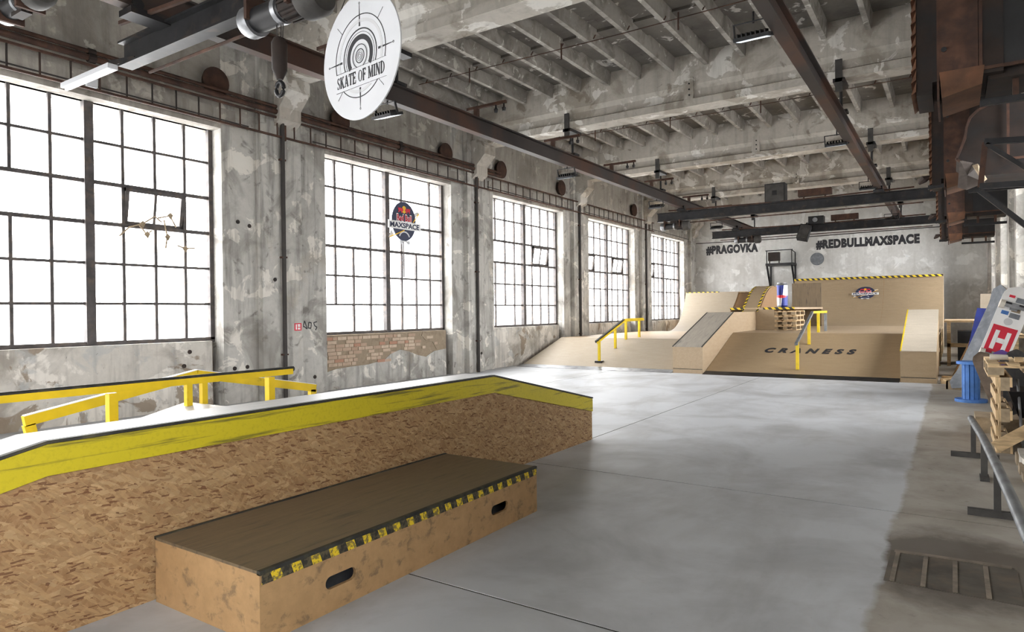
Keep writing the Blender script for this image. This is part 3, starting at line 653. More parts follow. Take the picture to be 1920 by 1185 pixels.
MB().box(-9.6, -7.7, 29.22, 30.8, .735, 2.29).build('frame', 'plyside', q2)
MB().box(-9.2, -7.62, 25.22, 30.9, 0, .715).build('base', 'plylight', q2)
tape_strip(q2, (-9.98, 29.19, 2.315), (-8.5, 29.19, 2.315), .07, (0, -1, .4))
# raised platform with its roll-in, on stacked pallets
pf = thing('raised_platform', (-4.9, 22.8, .915), 'raised platform with taped edge behind the grey-topped hubba ledge', 'platform')
MB().box(-5.85, -3.95, 21.22, 26.4, 1.54, 1.605).build('deck_sheet', 'plylight', pf)
MB().box(-5.06, -4.53, 21.22, 21.25, .917, 1.54).build('front_panel', 'rampdark', pf)
MB().box(-5.85, -5.82, 21.25, 26.4, .917, 1.54).build('side_panel', 'plyside', pf)
MB().box(-4.56, -4.53, 21.25, 22.3, .917, 1.54).build('side_panel', 'plyside', pf)
MB().box(-5.8, -4.6, 26.3, 26.36, .917, 1.54).build('rear_panel', 'plyside', pf)
tape_strip(pf, (-5.85, 21.218, 1.575), (-5.4, 21.218, 1.575), .065, (0, -1, 0)); tape_strip(pf, (-4.85, 21.218, 1.575), (-3.95, 21.218, 1.575), .065, (0, -1, 0))
ri = thing('roll_in', (-5.3, 22.4, 1.48), 'narrow curved roll-in with taped edges on the raised platform', 'ramp')
cr = [(21.12, 1.485), (21.3, 1.62), (21.7, 1.86), (22.1, 2.08), (22.5, 2.23), (22.9, 2.31), (23.3, 2.33), (23.3, 1.61), (21.3, 1.61), (21.2, 1.485)]
MB().prism(cr, 0, -5.48, -4.98).build('body', 'rampdark', ri)
MB().prism([(p[0]+.02, p[1]-.02) for p in cr[1:7]]+[(23.62, 2.31), (23.62, 1.61), (21.32, 1.61)], 0, -4.98, -4.95).build('side_panel', 'plyside', ri)
for a, b in zip(cr[:6], cr[1:7]):
    d = Vector((0, b[0]-a[0], b[1]-a[1])); nn = Vector((1, 0, 0)).cross(d)
    for x in (-5.45, -5.01): tape_strip(ri, (x, a[0], a[1]), (x, b[0], b[1]), .06, nn)

def pallet_mesh():
    d = {}
    d['board'] = MB().box(-.6, .6, -.05, .05, 0, .022).data('board', 'pine'); d['block'] = MB().box(-.05, .05, -.07, .07, 0, .078).data('block', 'pinegrey'); return d
PM = pallet_mesh()
def pallet(m4, label, cat='pallet', group=None, L=1.2, Wd=.8):
    """flat pallet in its own frame: long boards along x"""
    r = thing('pallet', (0, 0, 0), label, cat, group); r.matrix_world = m4
    def add(k, x, y, z, sx=1, sy=1, rz=0):
        o = bpy.data.objects.new(k, PM[k]); COL.objects.link(o); o.parent = r; o.location = (x, y, z); o.scale = (sx, sy, 1); o.rotation_euler = (0, 0, rz)
    for i in range(5): add('board', 0, -Wd/2+.05+i*(Wd-.1)/4, .122, L/1.2)
    for x in (-L/2+.05, 0, L/2-.05): add('board', x, 0, .1, Wd/1.2, 1, math.pi/2)
    for x in (-L/2+.05, 0, L/2-.05):
        for y in (-Wd/2+.07, 0, Wd/2-.07): add('block', x, y, .022)
    for y in (-Wd/2+.05, 0, Wd/2-.05): add('board', 0, y, 0, L/1.2)
    return r
ORD = ['lowest', 'second lowest', 'second highest', 'topmost']
for k in range(4):
    pallet(Matrix.Translation((-4.22, 21.85, .916+k*.147)) @ Matrix.Rotation(math.pi/2+random.uniform(-.05, .05), 4, 'Z') @ Matrix.Diagonal((1, .8, 1, 1)), '%s pallet in the stack under the raised platform' % ORD[k], 'pallet', 'pallets under the platform')
# the oversized drinks can
cn = thing('display_can', (-4.86, 24, 1.607), 'oversized blue and silver drinks can standing on the raised platform', 'can')
m = MB().tube([(-4.86, 24, 1.607), (-4.86, 24, 1.65), (-4.86, 24, 1.67), (-4.86, 24, 2.36)], [.15, .16, .185, .185], 28); m.build('can_body', 'can', cn, smooth=True)
MB().tube([(-4.86, 24, 2.36), (-4.86, 24, 2.42), (-4.86, 24, 2.45)], [.185, .155, .16], 28).build('can_lid', 'galv', cn, smooth=True)
MB().tube([(-4.86, 24, 1.606), (-4.86, 24, 1.63)], [.2, .2], 20).build('can_base', 'black', cn, smooth=True)
pp = MB().box(-5.0, -4.0, 26.42, 26.46, .915, 2.5).build('backing_panel', 'benchtop'); tag(pp, 'brown plywood panel standing behind the drinks can', 'panel')

# rails on the banks
yl = thing('down_rail', (-8.1, 17.4, 0), 'kinked yellow rail descending the left bank', 'rail')
zb = lambda y: max(0, min(.735, (y-16)*.722/2.4+.012))
pts = [(16.3, .72), (18.15, 1.29), (19.6, 1.3)]
for a, b in zip(pts, pts[1:]): MB().bar((-8.1, a[0], a[1]), (-8.1, b[0], b[1]), .05, .06).build('rail', 'edge' if a[0] < 17 else 'yellow', yl)
for a, b in zip(pts, pts[1:]): MB().bar((-8.06, a[0], a[1]-.03), (-8.06, b[0], b[1]-.03), .02, .05).build('rail_side', 'yellow', yl)
for y in (16.5, 17.55, 18.3, 19.3):
    z1 = .72+(y-16.3)*.308 if y < 18.15 else 1.28
    MB().bar((-8.1, y, zb(y)), (-8.1, y, z1), .06, .06).build('post', 'yellow', yl)
MB().box(-8.2, -8.0, 16.42, 16.58, zb(16.4)-.004, zb(16.58)+.004).build('foot_plate', 'black', yl)
yr = thing('down_rail', (-2.97, 17.9, 0), 'grey-topped rail on yellow posts in front of the large quarter pipe', 'rail')
zr = lambda y: max(0, min(.916, (y-16)*.902/2.65+.014))
pts = [(16.25, .74), (18.4, 1.46), (20.6, 1.46)]
for a, b in zip(pts, pts[1:]): MB().bar((-3.0, a[0], a[1]), (-3.0, b[0], b[1]), .06, .06).build('rail', 'pipe' if a[0] < 17 else 'yellow', yr)
for y, mt in ((16.4, 'yellow'), (17.9, 'yellow'), (19.3, 'yellow'), (20.5, 'pipe')):
    z1 = .74+(y-16.25)*.335 if y < 18.4 else 1.43
    MB().bar((-3.0, y, zr(y)), (-3.0, y, z1), .065, .065).build('post', mt, yr)

# ================================================================== OVERHEAD STEEL
def ibeam(m, ax, c, z0, z1, lo, hi, wd=.15, tw=.02, tf=.025):
    q = [(-wd/2, z0), (wd/2, z0), (wd/2, z0+tf), (tw/2, z0+tf), (tw/2, z1-tf), (wd/2, z1-tf), (wd/2, z1), (-wd/2, z1), (-wd/2, z1-tf), (-tw/2, z1-tf), (-tw/2, z0+tf), (-wd/2, z0+tf)]
    if ax == 1: return m.prism([(c+p[0], p[1]) for p in q], 1, lo, hi)
    return m.prism([(c+p[0], p[1]) for p in q], 0, lo, hi)
for x, lab in ((-7.53, 'long rusty crane rail hung along the window side'), (-1.75, 'long rusty crane rail hung nearer the right wall')):
    R = thing('crane_rail', (x, 12, 4.95), lab, 'crane rail')
    ibeam(MB(), 1, x, 4.95, 5.26, -7, 31, .16).build('rail_beam', 'railsteel', R)
    for y in YB[1:]:
        h = MB().box(x-.06, x+.06, y-.29, y-.25, 5.6, 6.2).build('hanger', 'darkbar', R)
        MB().box(x-.1, x+.1, y-.29, y+.27, 5.78, ZB).build('clamp', 'black', h); MB().tube([(x, y, 5.72), (x, y, 5.25)], .028, 8).build('hanger_rod', 'black', R)
        MB().box(x-.12, x+.12, y-.12, y+.12, 5.255, 5.3).build('clamp_plate', 'black', R)
# conductor brackets sticking out above the left rail
for k, y in enumerate((6.6, 10.2, 13.1, 16.2, 19.0, 22.4, 25.2)):
    b = thing('conductor_bracket', (-7.53, y, 5.26), ['rusty conductor bracket on the window-side rail nearest the round sign', 'second rusty conductor bracket along the window-side rail', 'rusty conductor bracket on the window-side rail by the second full beam', 'fourth rusty conductor bracket along the window-side rail', 'fifth rusty conductor bracket along the window-side rail', 'rusty conductor bracket beside the far crane bridge', 'farthest rusty conductor bracket on the window-side rail'][k], 'bracket', 'conductor brackets on the rail')
    MB().box(-7.57, -7.49, y-.04, y+.04, 5.26, 5.42).build('post', 'rust', b); MB().box(-7.75, -6.85, y-.03, y+.03, 5.42, 5.47).build('arm', 'rust', b)
    for x in (-6.9, -7.08): MB().tube([(x, y, 5.42), (x, y, 5.36), (x, y, 5.34), (x, y, 5.28)], [.015, .02, .04, .03], 8).build('insulator', 'black', b)

def crane(y, x0, x1, lab, z0=4.6, z1=4.9):
    c = thing('crane_bridge', ((x0+x1)/2, y, z0), lab, 'crane')
    ibeam(MB(), 0, y, z0, z1, x0, x1, .17).build('bridge_beam', 'black', c)
    for x in (-7.53, -1.75):
        e = MB().box(x-.13, x+.13, y-.45, y+.45, 4.86, 4.93).build('end_truck', 'black', c)
        for dy in (-.35, .35):
            for s in (-1, 1): MB().tube([(x+s*.1, y+dy, 4.985), (x+s*.05, y+dy, 4.985)], .06, 12).build('wheel', 'black', e)
    MB().bar((x0+.5, y-.3, z0+.32), (-4.6, y-.02, z0+.31), .04, .04).build('brace', 'rust', c); MB().bar((x1-.5, y-.3, z0+.32), (-4.6, y-.02, z0+.31), .04, .04).build('brace', 'rust', c)
    MB().tube([(x0+.3, y+.14, z0-.07), (x1-.3, y+.14, z0-.07)], .018, 6).build('cable_track', 'rust', c)
    return c
crane(4.2, -8.45, -.9, 'black overhead crane bridge nearest the viewpoint, above the round sign')
crane(22.0, -8.5, -.38, 'black overhead crane bridge carrying the square loudspeaker')
crane(28.6, -8.6, -.3, 'black overhead crane bridge in front of the far wall')
def hoist(x, y, z, s, lab, hook=None):
    h = thing('cable_hoist', (x, y, z), lab, 'hoist')
    MB().tube([(x-.5*s, y, z), (x-.46*s, y, z), (x-.34*s, y, z)], [.14*s, .16*s, .16*s], 20).build('drum_cap', 'galv', h, smooth=True)
    MB().tube([(x-.34*s, y, z), (x+.12*s, y, z)], .125*s, 20).build('drum', 'plastic', h, smooth=True)
    MB().tube([(x+.02*s, y, z), (x+.05*s, y, z), (x+.08*s, y, z)], .134*s, 20).build('cable_windings', 'galv', h, smooth=True)
    m = MB().tube([(x+.12*s, y, z), (x+.42*s, y, z)], .12*s, 16)
    for k in range(12):
        a = k*math.pi/6; m.bar((x+.14*s, y+.135*s*math.cos(a), z+.135*s*math.sin(a)), (x+.4*s, y+.135*s*math.cos(a), z+.135*s*math.sin(a)), .02*s)
    m.build('motor', 'rustdark', h)
    MB().tube([(x+.4*s, y, z), (x+.42*s, y, z), (x+.6*s, y, z), (x+.66*s, y, z)], [.15*s, .19*s, .19*s, .15*s], 24).build('fan_cover', 'darkbar', h, smooth=True)
    MB().box(x-.1*s, x+.2*s, y-.05, y+.05, z+.1*s, 4.62).build('trolley', 'rustdark', h)
    for dx in (-.32, .3): MB().box(x+dx*s-.02, x+dx*s+.02, y-.16*s, y+.16*s, z-.04*s, 4.62).build('hanger_plate', 'rust', h)
    if hook:
        for dx in (-.035, .03, .06): MB().tube([(x+dx, y, z-.1), (x+dx*.8, y, hook+.52)], .006, 5).build('cable', 'cable', h)
        k = MB().tube([(x, y, hook+.55), (x, y, hook+.5), (x, y, hook+.25), (x, y, hook+.16)], [.05, .075, .07, .03], 12).build('hook_block', 'rustdark', h, smooth=True)
        MB().tube([(x+.055*math.sin(t), y, hook+.07+.065*math.cos(t)) for t in [i*math.pi/8 for i in range(17)]], .02, 8).build('hook', 'black', k, smooth=True)
    return h
hoist(-5.3, 4.05, 4.42, .95, 'dark cable hoist with hanging hook beside the round sign', 3.62)
hoist(-7.95, 22, 4.42, .85, 'cable hoist with rusty end under the far crane bridge at the window side')
hoist(-7.2, 28.6, 4.46, .9, 'small hoist hanging under the crane bridge before the far wall')
hoist(-7.9, 2.9, 4.75, .8, 'black motor unit up by the near left window wall')

# round sign
DC = Vector((-4.1, 3.93, 3.70)); DR = .525
du = Vector((.992, -.129, 0)); DM = frame_m(DC, du, (0, 0, 1))
ds = thing('round_sign', DC-Vector((0, 0, DR)), 'round white hanging sign with a target drawing and the words SKATE OF MIND', 'sign')
m = MB(); flat(m, disc_pts(DR, 72), -.012, .012); m.xf(DM).build('disc', 'white', ds)
R_ = lambda *a, **k: ring(MB(), *[v*DR if i < 2 else v for i, v in enumerate(a)], **k).xf(DM)
gap = math.asin(.17/.65)
for (a, b, mt) in ((.64, .655, 'ink'), (.53, .58, 'inksoft'), (.415, .435, 'ink'), (.37, .376, 'ink'), (.255, .335, 'ink'), (.2, .206, 'inksoft'), (.175, .188, 'ink'), (.155, .16, 'inksoft'), (.1, .115, 'ink'), (.075, .08, 'ink'), (.05, .056, 'ink'), (.025, .03, 'ink')):
    if b > .17:
        g = math.asin(min(1, .165/((a+b)/2))); R_(a, b, -g, math.pi+g).build('ring', mt, ds)
    else: R_(a, b).build('ring', mt, ds)
g = math.asin(.47/.65); R_(.64, .655, math.pi+g, 2*math.pi-g).build('ring', 'ink', ds); R_(.53, .58, math.pi+math.asin(.47/.55)+.02, 2*math.pi-math.asin(.47/.55)-.02).build('ring', 'inksoft', ds)
for vv in (-.165, -.47):
    m = MB(); stroke(m, (-.64*DR, vv*DR), (.66*DR, vv*DR), .007*DR, .003*DR); m.xf(DM).build('rule', 'ink', ds)
for ang in (90, 0, 180, 270):
    a = math.radians(ang); e = Vector((math.cos(a), math.sin(a))); m = MB(); r0_ = .47 if ang != 270 else .5
    stroke(m, tuple(e*r0_*DR), tuple(e*.82*DR), .036*DR, .006*DR); m.xf(DM).build('needle', 'ink', ds)
    m = MB(); ring(m, .012*DR, .018*DR, n=12, c=tuple(e*.835*DR)); m.xf(DM).build('needle_eye', 'ink', ds)
for ang in (45, 135, 225, 315):
    a = math.radians(ang); e = Vector((math.cos(a), math.sin(a))); m = MB(); stroke(m, tuple(e*.66*DR), tuple(e*.84*DR), .007*DR); m.xf(DM).build('tick', 'ink', ds)
# serif lettering from strokes
def serif_word(s, width, hgt, cx, cy):
    words = []; m = MB(); th, tn, sf = .25, .11, .075
    def st(a, b, w_): stroke(m, a, b, w_)
    def sr(x, y, w_=.3): flat(m, [(x-w_/2, y), (x+w_/2, y), (x+w_/2, y+sf), (x-w_/2, y+sf)])
    def arc(cx_, cy_, rx, ry, a0, a1, w0, w1, n=18):
        for i in range(n):
            t0, t1 = a0+(a1-a0)*i/n, a0+(a1-a0)*(i+1)/n
            f = lambda t: w1+(w0-w1)*abs(math.cos(t))
            P = []
            for t in (t0, t1):
                w_ = f(t); P.append(((rx+w_/2)*math.cos(t)+cx_, (ry+w_*.3)*math.sin(t)+cy_)); P.append(((rx-w_/2)*math.cos(t)+cx_, (ry-w_*.3)*math.sin(t)+cy_))
            flat(m, [P[0], P[2], P[3], P[1]])
    x = 0; start = 0
    for ch in s:
        if ch == ' ':
            x += .42; words.append(m); m = MB(); continue
        o = x
        if ch == 'I': st((o+.18, 0), (o+.18, 1), th); sr(o+.18, 0, .36); sr(o+.18, 1-sf, .36); w_ = .36
        elif ch in 'EF':
            st((o+.17, 0), (o+.17, 1), th); sr(o+.17, 0, .34); st((o, .97), (o+.64, .97), tn); st((o+.2, .52), (o+.5, .52), tn); st((o+.63, .78), (o+.63, 1), tn); st((o+.5, .4), (o+.5, .64), tn)
            if ch == 'E': st((o, .03), (o+.68, .03), tn); st((o+.66, 0), (o+.68, .25), tn)
            w_ = .72 if ch == 'E' else .66
        elif ch == 'T': st((o+.36, 0), (o+.36, 1), th); sr(o+.36, 0, .36); st((o, .97), (o+.72, .97), tn); st((o+.02, .76), (o+.02, 1), tn); st((o+.7, .76), (o+.7, 1), tn); w_ = .72
        elif ch == 'A': st((o+.12, 0), (o+.4, 1), tn); st((o+.38, 1), (o+.72, 0), th); st((o+.2, .33), (o+.6, .33), tn); sr(o+.12, 0, .28); sr(o+.72, 0, .34); w_ = .88
        elif ch == 'K': st((o+.17, 0), (o+.17, 1), th); sr(o+.17, 0, .34); sr(o+.17, 1-sf, .34); st((o+.22, .42), (o+.68, 1), tn); st((o+.36, .6), (o+.74, 0), th); sr(o+.76, 0, .3); sr(o+.66, 1-sf, .3); w_ = .88
        elif ch == 'M': st((o+.12, 0), (o+.12, 1), tn); sr(o+.12, 0, .28); sr(o+.14, 1-sf, .3); st((o+.16, 1), (o+.5, .05), th); st((o+.5, .05), (o+.86, 1), tn); st((o+.88, 0), (o+.88, 1), th); sr(o+.88, 0, .34); sr(o+.88, 1-sf, .34); w_ = 1.04
        elif ch == 'N': st((o+.12, 0), (o+.12, 1), tn); sr(o+.12, 0, .28); sr(o+.14, 1-sf, .3); st((o+.16, 1), (o+.72, 0), th); st((o+.74, 0), (o+.74, 1), tn); sr(o+.74, 1-sf, .28); w_ = .86
        elif ch == 'O': arc(o+.42, .5, .33, .47, 0, 2*math.pi, .17, .06, 28); w_ = .84
        elif ch == 'D': st((o+.17, 0), (o+.17, 1), th); sr(o+.12, 0, .24); sr(o+.12, 1-sf, .24); arc(o+.3, .5, .42, .47, -math.pi/2, math.pi/2, .17, .06); st((o+.1, .03), (o+.32, .03), tn); st((o+.1, .97), (o+.32, .97), tn); w_ = .84
        elif ch == 'S': arc(o+.3, .74, .2, .23, .35, math.pi+.6, .13, .07); arc(o+.3, .26, .23, .24, -math.pi+.4, math.pi/2+.1, .14, .07); st((o+.16, .62), (o+.44, .4), .15); st((o+.5, .76), (o+.5, .98), .05); st((o+.07, .02), (o+.07, .28), .05); w_ = .6
        x = o+w_+.1
    L = x-.1
    words.append(m)
    for w_ in words: w_.v = [Vector(((p.x-L/2)*width/L+cx, (p.y-.5)*hgt+cy, p.z)) for p in w_.v]
    return words
for w_ in serif_word('SKATE OF MIND', 1.24*DR, .185*DR, 0, -.315*DR): w_.xf(DM).build('lettering', 'ink', ds)
tp_ = DC + Vector((0, 0, DR))
for s in (-.5, .5):
    a = DC + du*s*DR + Vector((0, 0, DR*.86)); MB().tube([a, (a.x, 4.16, 4.6)], .004, 5).build('wire', 'cable', ds)

# emblem hanging in the second visible window
he = thing('hanging_emblem', (XW+.1, 11.58, 3.1), 'navy oval emblem sign with white banner hanging in a window', 'sign')
emblem(he, frame_m((XW+.09, 11.58, 3.68), (0, 1, 0), (0, 0, 1)), .93, .82, False)
MB().tube([(XW+.08, 11.58, 3.25), (XW+.08, 11.58, 2.4)], .016, 6).build('pole', 'winsteel', he)

def floodlight(x, y, z, lab, top=4.95, tilt=18, s=1.0):
    f = thing('floodlight', (x, y, z), lab, 'lamp', 'floodlights under the crane rails')
    m4 = Matrix.Translation((x, y, z)) @ Matrix.Rotation(math.radians(tilt), 4, 'X') @ Matrix.Diagonal((s, s, s, 1))
    MB().box(-.21, .21, -.15, .15, 0, .045).xf(m4).build('housing', 'black', f)
    m = MB()
    for i in range(7): m.box(-.18+i*.055, -.165+i*.055, -.1, .1, .045, .09)
    m.xf(m4).build('cooling_fins', 'black', f)
    MB().box(-.18, .18, -.12, .12, -.006, 0).xf(m4).build('lens', 'lens', f)
    MB().box(-.23, -.215, -.02, .02, .0, .2).box(.215, .23, -.02, .02, 0, .2).box(-.23, .23, -.02, .02, .2, .215).xf(m4).build('yoke', 'black', f)
    MB().tube([(x, y, z+.2*s), (x, y, top)], .014, 6).build('drop_rod', 'black', f)
floodlight(-7.53, 7.8, 4.7, 'floodlight just below the round white sign'); floodlight(-7.53, 13.75, 4.7, 'second floodlight along the window-side rail'); floodlight(-7.53, 19.4, 4.7, 'third floodlight along the window-side rail'); floodlight(-7.53, 25.6, 4.68, 'farthest floodlight on the window-side rail')
floodlight(-2.05, 8.6, 4.92, 'largest nearest floodlight on the right-hand rail', 5.26); floodlight(-1.98, 15.2, 4.93, 'second floodlight on the right-hand rail', 5.26); floodlight(-1.98, 21.3, 4.93, 'third floodlight on the right-hand rail', 5.26); floodlight(-1.75, 26.5, 4.6, 'farthest floodlight on the right-hand rail', 4.95)
tl = thing('batten_light', (-8.9, 4.05, 4.5), 'white batten lamp at the end of the near crane bridge', 'lamp')
MB().box(-9.75, -8.5, 4.02, 4.14, 4.57, 4.63).build('body', 'white', tl); MB().tube([(-9.73, 4.08, 4.555), (-8.55, 4.08, 4.555)], .018, 8).build('tube', 'tube', tl); MB().bar((-8.6, 4.1, 4.66), (-8.2, 4.2, 4.66), .05, .06).build('arm', 'black', tl)
# loudspeakers and boxes on the far cranes
sp = thing('loudspeaker', (-4.64, 22, 4.9), 'square dark loudspeaker standing on the far crane bridge', 'speaker')
MB().box(-4.94, -4.34, 21.95, 22.35, 4.9, 5.5).build('cabinet', 'plastic', sp); MB().box(-4.91, -4.37, 21.935, 21.95, 4.93, 5.47).build('grille', 'darkbar', sp); MB().box(-4.71, -4.57, 21.928, 21.936, 5.13, 5.27).build('badge', 'black', sp)
rb = thing('rusty_cabinet', (-3.5, 22, 4.9), 'long rusty switch box on the far crane bridge', 'box')
MB().box(-3.95, -3.02, 21.9, 22.15, 5.0, 5.2).build('case', 'rust', rb)
for x in (-3.8, -3.2): MB().box(x-.02, x+.02, 21.98, 22.02, 4.89, 5.0).build('leg', 'rust', rb)
sp = thing('loudspeaker', (-4.9, 28.3, 4.5), 'small tilted loudspeaker hung from the crane before the far wall', 'speaker')
m4 = Matrix.Translation((-4.88, 28.25, 4.55)) @ Matrix.Rotation(.25, 4, 'Y') @ Matrix.Rotation(-.3, 4, 'X')
MB().box(-.2, .2, -.15, .15, -.3, .3).xf(m4).build('cabinet', 'plastic', sp); MB().box(-.18, .18, -.162, -.15, -.28, .28).xf(m4).build('grille', 'darkbar', sp); MB().bar((-4.85, 28.3, 4.8), (-4.8, 28.5, 4.95), .06).build('bracket', 'black', sp)
pj = thing('projector', (-4.5, 28.6, 4.9), 'black projector on the crane bridge before the far wall', 'projector')
MB().box(-4.75, -4.2, 28.4, 28.8, 4.9, 5.2).build('case', 'plastic', pj); MB().tube([(-4.5, 28.4, 5.05), (-4.5, 28.36, 5.05)], .09, 16).build('lens_ring', 'galv', pj)
rb = thing('rusty_cabinet', (-3.6, 28.6, 4.9), 'shorter rusty box on the crane bridge before the far wall', 'box')
MB().box(-3.95, -3.0, 28.5, 28.7, 4.98, 5.2).build('case', 'rust', rb)
for x in (-3.8, -3.15): MB().box(x-.02, x+.02, 28.58, 28.62, 4.89, 4.98).build('leg', 'rust', rb)

# ---- along the left wall: pipes, cable ladder, round covers, downpipes
cl = thing('cable_ladder', (-10.28, 14, 4.82), 'long iron cable ladder running above the windows', 'cable ladder')
for z_ in (4.83, 5.17): MB().bar((-10.3, -2, z_), (-10.3, 26.2, z_), .03, .035).build('side_rail', 'rust', cl)
rg = MB().bar((0, 0, -.17), (0, 0, .17), .02, .02).data('rung', 'railsteel')
y = -1.7
while y < 26.1: place('rung', rg, cl, (-10.3, y, 5.0)); y += .38
for y in YB[1:6]: MB().box(-10.37, -10.3, y-.06, y-.02, 4.78, 5.25).build('wall_bracket', 'rust', cl)
for z_, r_, lab in ((5.27, .045, 'thicker rusty pipe above the cable ladder'), (5.36, .03, 'thinner rusty pipe above the cable ladder')):
    P = thing('service_pipe', (-10.3, 8, z_), lab, 'pipe')
    MB().tube([(-10.29, -2, z_), (-10.29, 15, z_)], r_, 10).build('pipe_run', 'rust', P, smooth=True)
    for y in (2.0, 4.6, 8.0, 11.0, 14.0): MB().tube([(-10.29, y, z_), (-10.29, y+.1, z_)], r_*1.5, 10).build('coupling', 'rustdark', P)
for k, (a, b) in enumerate(OPEN[1:6]):
    cb = MB().bar((XC+.065, a-.35, ZL+.16), (XC+.065, b+.5, ZL+.13), .014, .02).build('conduit', 'cable'); tag(cb, 'thin dark conduit over the %s left window' % ['nearest', 'second', 'third', 'fourth', 'farthest'][k], 'conduit', 'conduits above the windows')
VL = ['above the far end of the nearest window', 'above the near end of the second window, under the round sign', 'above the far end of the second window', 'above the near end of the third window', 'above the far end of the third window', 'above the far end of the fourth window', 'above the far end of the last window']
for k, (y, z_) in enumerate(((6.65, 5.52), (9.4, 5.5), (12.79, 5.5), (15.2, 5.5), (18.6, 5.5), (24.4, 5.5), (30.2, 5.5))):
    v = thing('round_cover', (XC+.1, y, z_-.24), 'round rusty iron cover '+VL[k], 'cover', 'round covers on the window wall')
    MB().tube([(XC+.01, y, z_), (XC+.1, y, z_)], .2, 24).build('sleeve', 'rustdark', v); MB().tube([(XC+.1, y, z_), (XC+.125, y, z_)], .24, 28).build('plate', 'rust', v)
DL = ['between the two nearest windows', 'between the second and third windows', 'between the third and fourth windows', 'between the fourth and last windows']
for k, y in enumerate(YB[2:6]):
    d = thing('downpipe', (XP+.05, y-.1, 0), 'dark vertical downpipe on the pier '+DL[k], 'pipe', 'downpipes on the piers')
    MB().tube([(XP+.05, y-.1, 0), (XP+.05, y-.1, 5.3)], .038, 10).build('pipe_run', 'cable', d, smooth=True)
    for z_ in (.8, 2.6, 4.4): MB().box(XP, XP+.07, y-.16, y-.04, z_, z_+.03).build('pipe_clip', 'rust', d)
jb = tag(MB().box(-10.33, -10.27, 4.58, 4.72, 4.86, 4.98).build('junction_box', 'white'), 'small white junction box on the cable ladder', 'junction box')
wc = tag(MB().tube([(XC+.1, YF-.09, 4.78), (-6, YF-.09, 4.74), (-1, YF-.09, 4.8), (RC-.1, YF-.09, 4.78)], .018, 6).build('cable_run', 'cable'), 'dark cable strung across the far wall above the hashtags', 'cable')

# ================================================================== RIGHT SIDE
HL = ['largest rusty louvred air heater, at the top right corner', 'second rusty louvred air heater from the viewpoint', 'third rusty louvred air heater from the viewpoint', 'farthest rusty louvred air heater near the far wall']
for k, y in enumerate((7.95, 14.0, 19.8, 25.5)):
    h = thing('air_heater', (.45, y+.4, 3.62), HL[k], 'heater', 'air heaters on the right wall')
    MB().box(-.16, .42, y, y+.85, 3.82, 5.5).build('casing', 'rustdark', h)
    MB().box(-.12, -.1, y-.015, y+.9, 3.62, 5.5).build('flange', 'rust', h)
    MB().prism([(-.1, 3.9), (.27, 3.9), (.25, 3.72), (-.08, 3.64)], 1, y-.02, y+.8).build('outlet_chute', 'rustorange', h)
    MB().box(-.1, .22, y-.012, y, 3.9, 5.5).build('front_plate', 'rust', h)
    lf = MB().box(-.3, -.16, y+.06, y+.8, 3.72, 5.45).build('louvre_frame', 'rustdark', h)
    for i in range(14):
        z_ = 3.76+i*.12; MB().add([(-.3, y+.03, z_), (-.3, y+.83, z_), (-.345, y+.83, z_-.03), (-.345, y+.03, z_-.03), (-.3, y+.03, z_+.1), (-.3, y+.83, z_+.1)], [(0, 1, 2, 3), (3, 2, 5, 4), (0, 3, 4), (1, 5, 2), (0, 4, 5, 1)]).build('louvre', 'rustorange', lf)
    MB().box(.24, 1.15, y+.02, y+.06, 3.88, 5.5).build('rear_plate', 'plastic', h)
    MB().bar((.24, y, 3.87), (1.15, y, 3.87), .03, .03).bar((.24, y, 3.87), (.24, y, 5.5), .03, .03).build('angle_frame', 'rust', h)
    MB().box(.3, 1.1, y+.1, y+.8, 3.78, 5.5).build('fan_box', 'rustdark', h)
    for zz in (4.12, 4.9): MB().tube([(-.06, y-.018, zz), (-.06, y-.03, zz)], .025, 8).build('bolt', 'plastic', h)
    MB().box(.24, 1.2, y+.2, y+.26, 3.56, 3.62).build('support_rail', 'black', h)
    for x in (.5, .85): MB().box(x, x+.05, y+.2, y+.25, 3.62, 3.8).build('strut', 'rust', h)
    if k >= 1:
        MB().tube([(-.5, y+.1, 3.78), (-.42, y+.1, 3.86), (-.32, y+.1, 3.9)], [.02, .07, .02], 10).build('valve_wheel', 'rustdark', h)
        MB().bar((-.36, y+.1, 3.7), (.3, y+.1, 3.74), .07).build('pipe_stub', 'black', h)
# curved duct, its bracket and the torn film hanging from it
du_ = thing('duct_elbow', (.45, 11.3, 3.3), 'dark rusty curved duct elbow below the first heater', 'duct')
pl = [(.62, 4.28), (.44, 4.27), (.3, 4.21), (.21, 4.12), (.17, 4.0), (.15, 3.85), (.1, 3.7), (.05, 3.58), (.34, 3.32), (1.1, 3.3), (1.1, 4.28)]
MB().prism(pl, 1, 11.0, 12.0).build('shell', 'rustdark', du_)
rim = pl[:9]
m = MB()
for a, b in zip(rim, rim[1:]): m.bar((a[0], 10.99, a[1]), (b[0], 10.99, b[1]), .03, .05, (0, 1, 0))
m.build('rim', 'rust', du_)
fbm = MB().bar((.62, 10.94, 3.5), (.62, 10.94, 4.24), .03).bar((.62, 10.94, 3.5), (1.05, 10.94, 3.5), .03); fbm.build('angle_frame', 'rust', du_)
br = thing('steel_bracket', (.75, 10, 2.5), 'black triangulated steel bracket under the curved duct', 'bracket')
for a, b, w_ in (((.33, 3.57), (1.19, 3.5), .07), ((.35, 3.54), (1.19, 2.78), .05), ((.34, 3.56), (.29, 3.02), .045), ((.28, 3.03), (1.19, 3.0), .07), ((.28, 2.98), (1.19, 2.03), .06)):
    MB().bar((a[0], 10, a[1]), (b[0], 10, b[1]), .06, w_).build('strut', 'black' if w_ != .045 else 'rust', br)
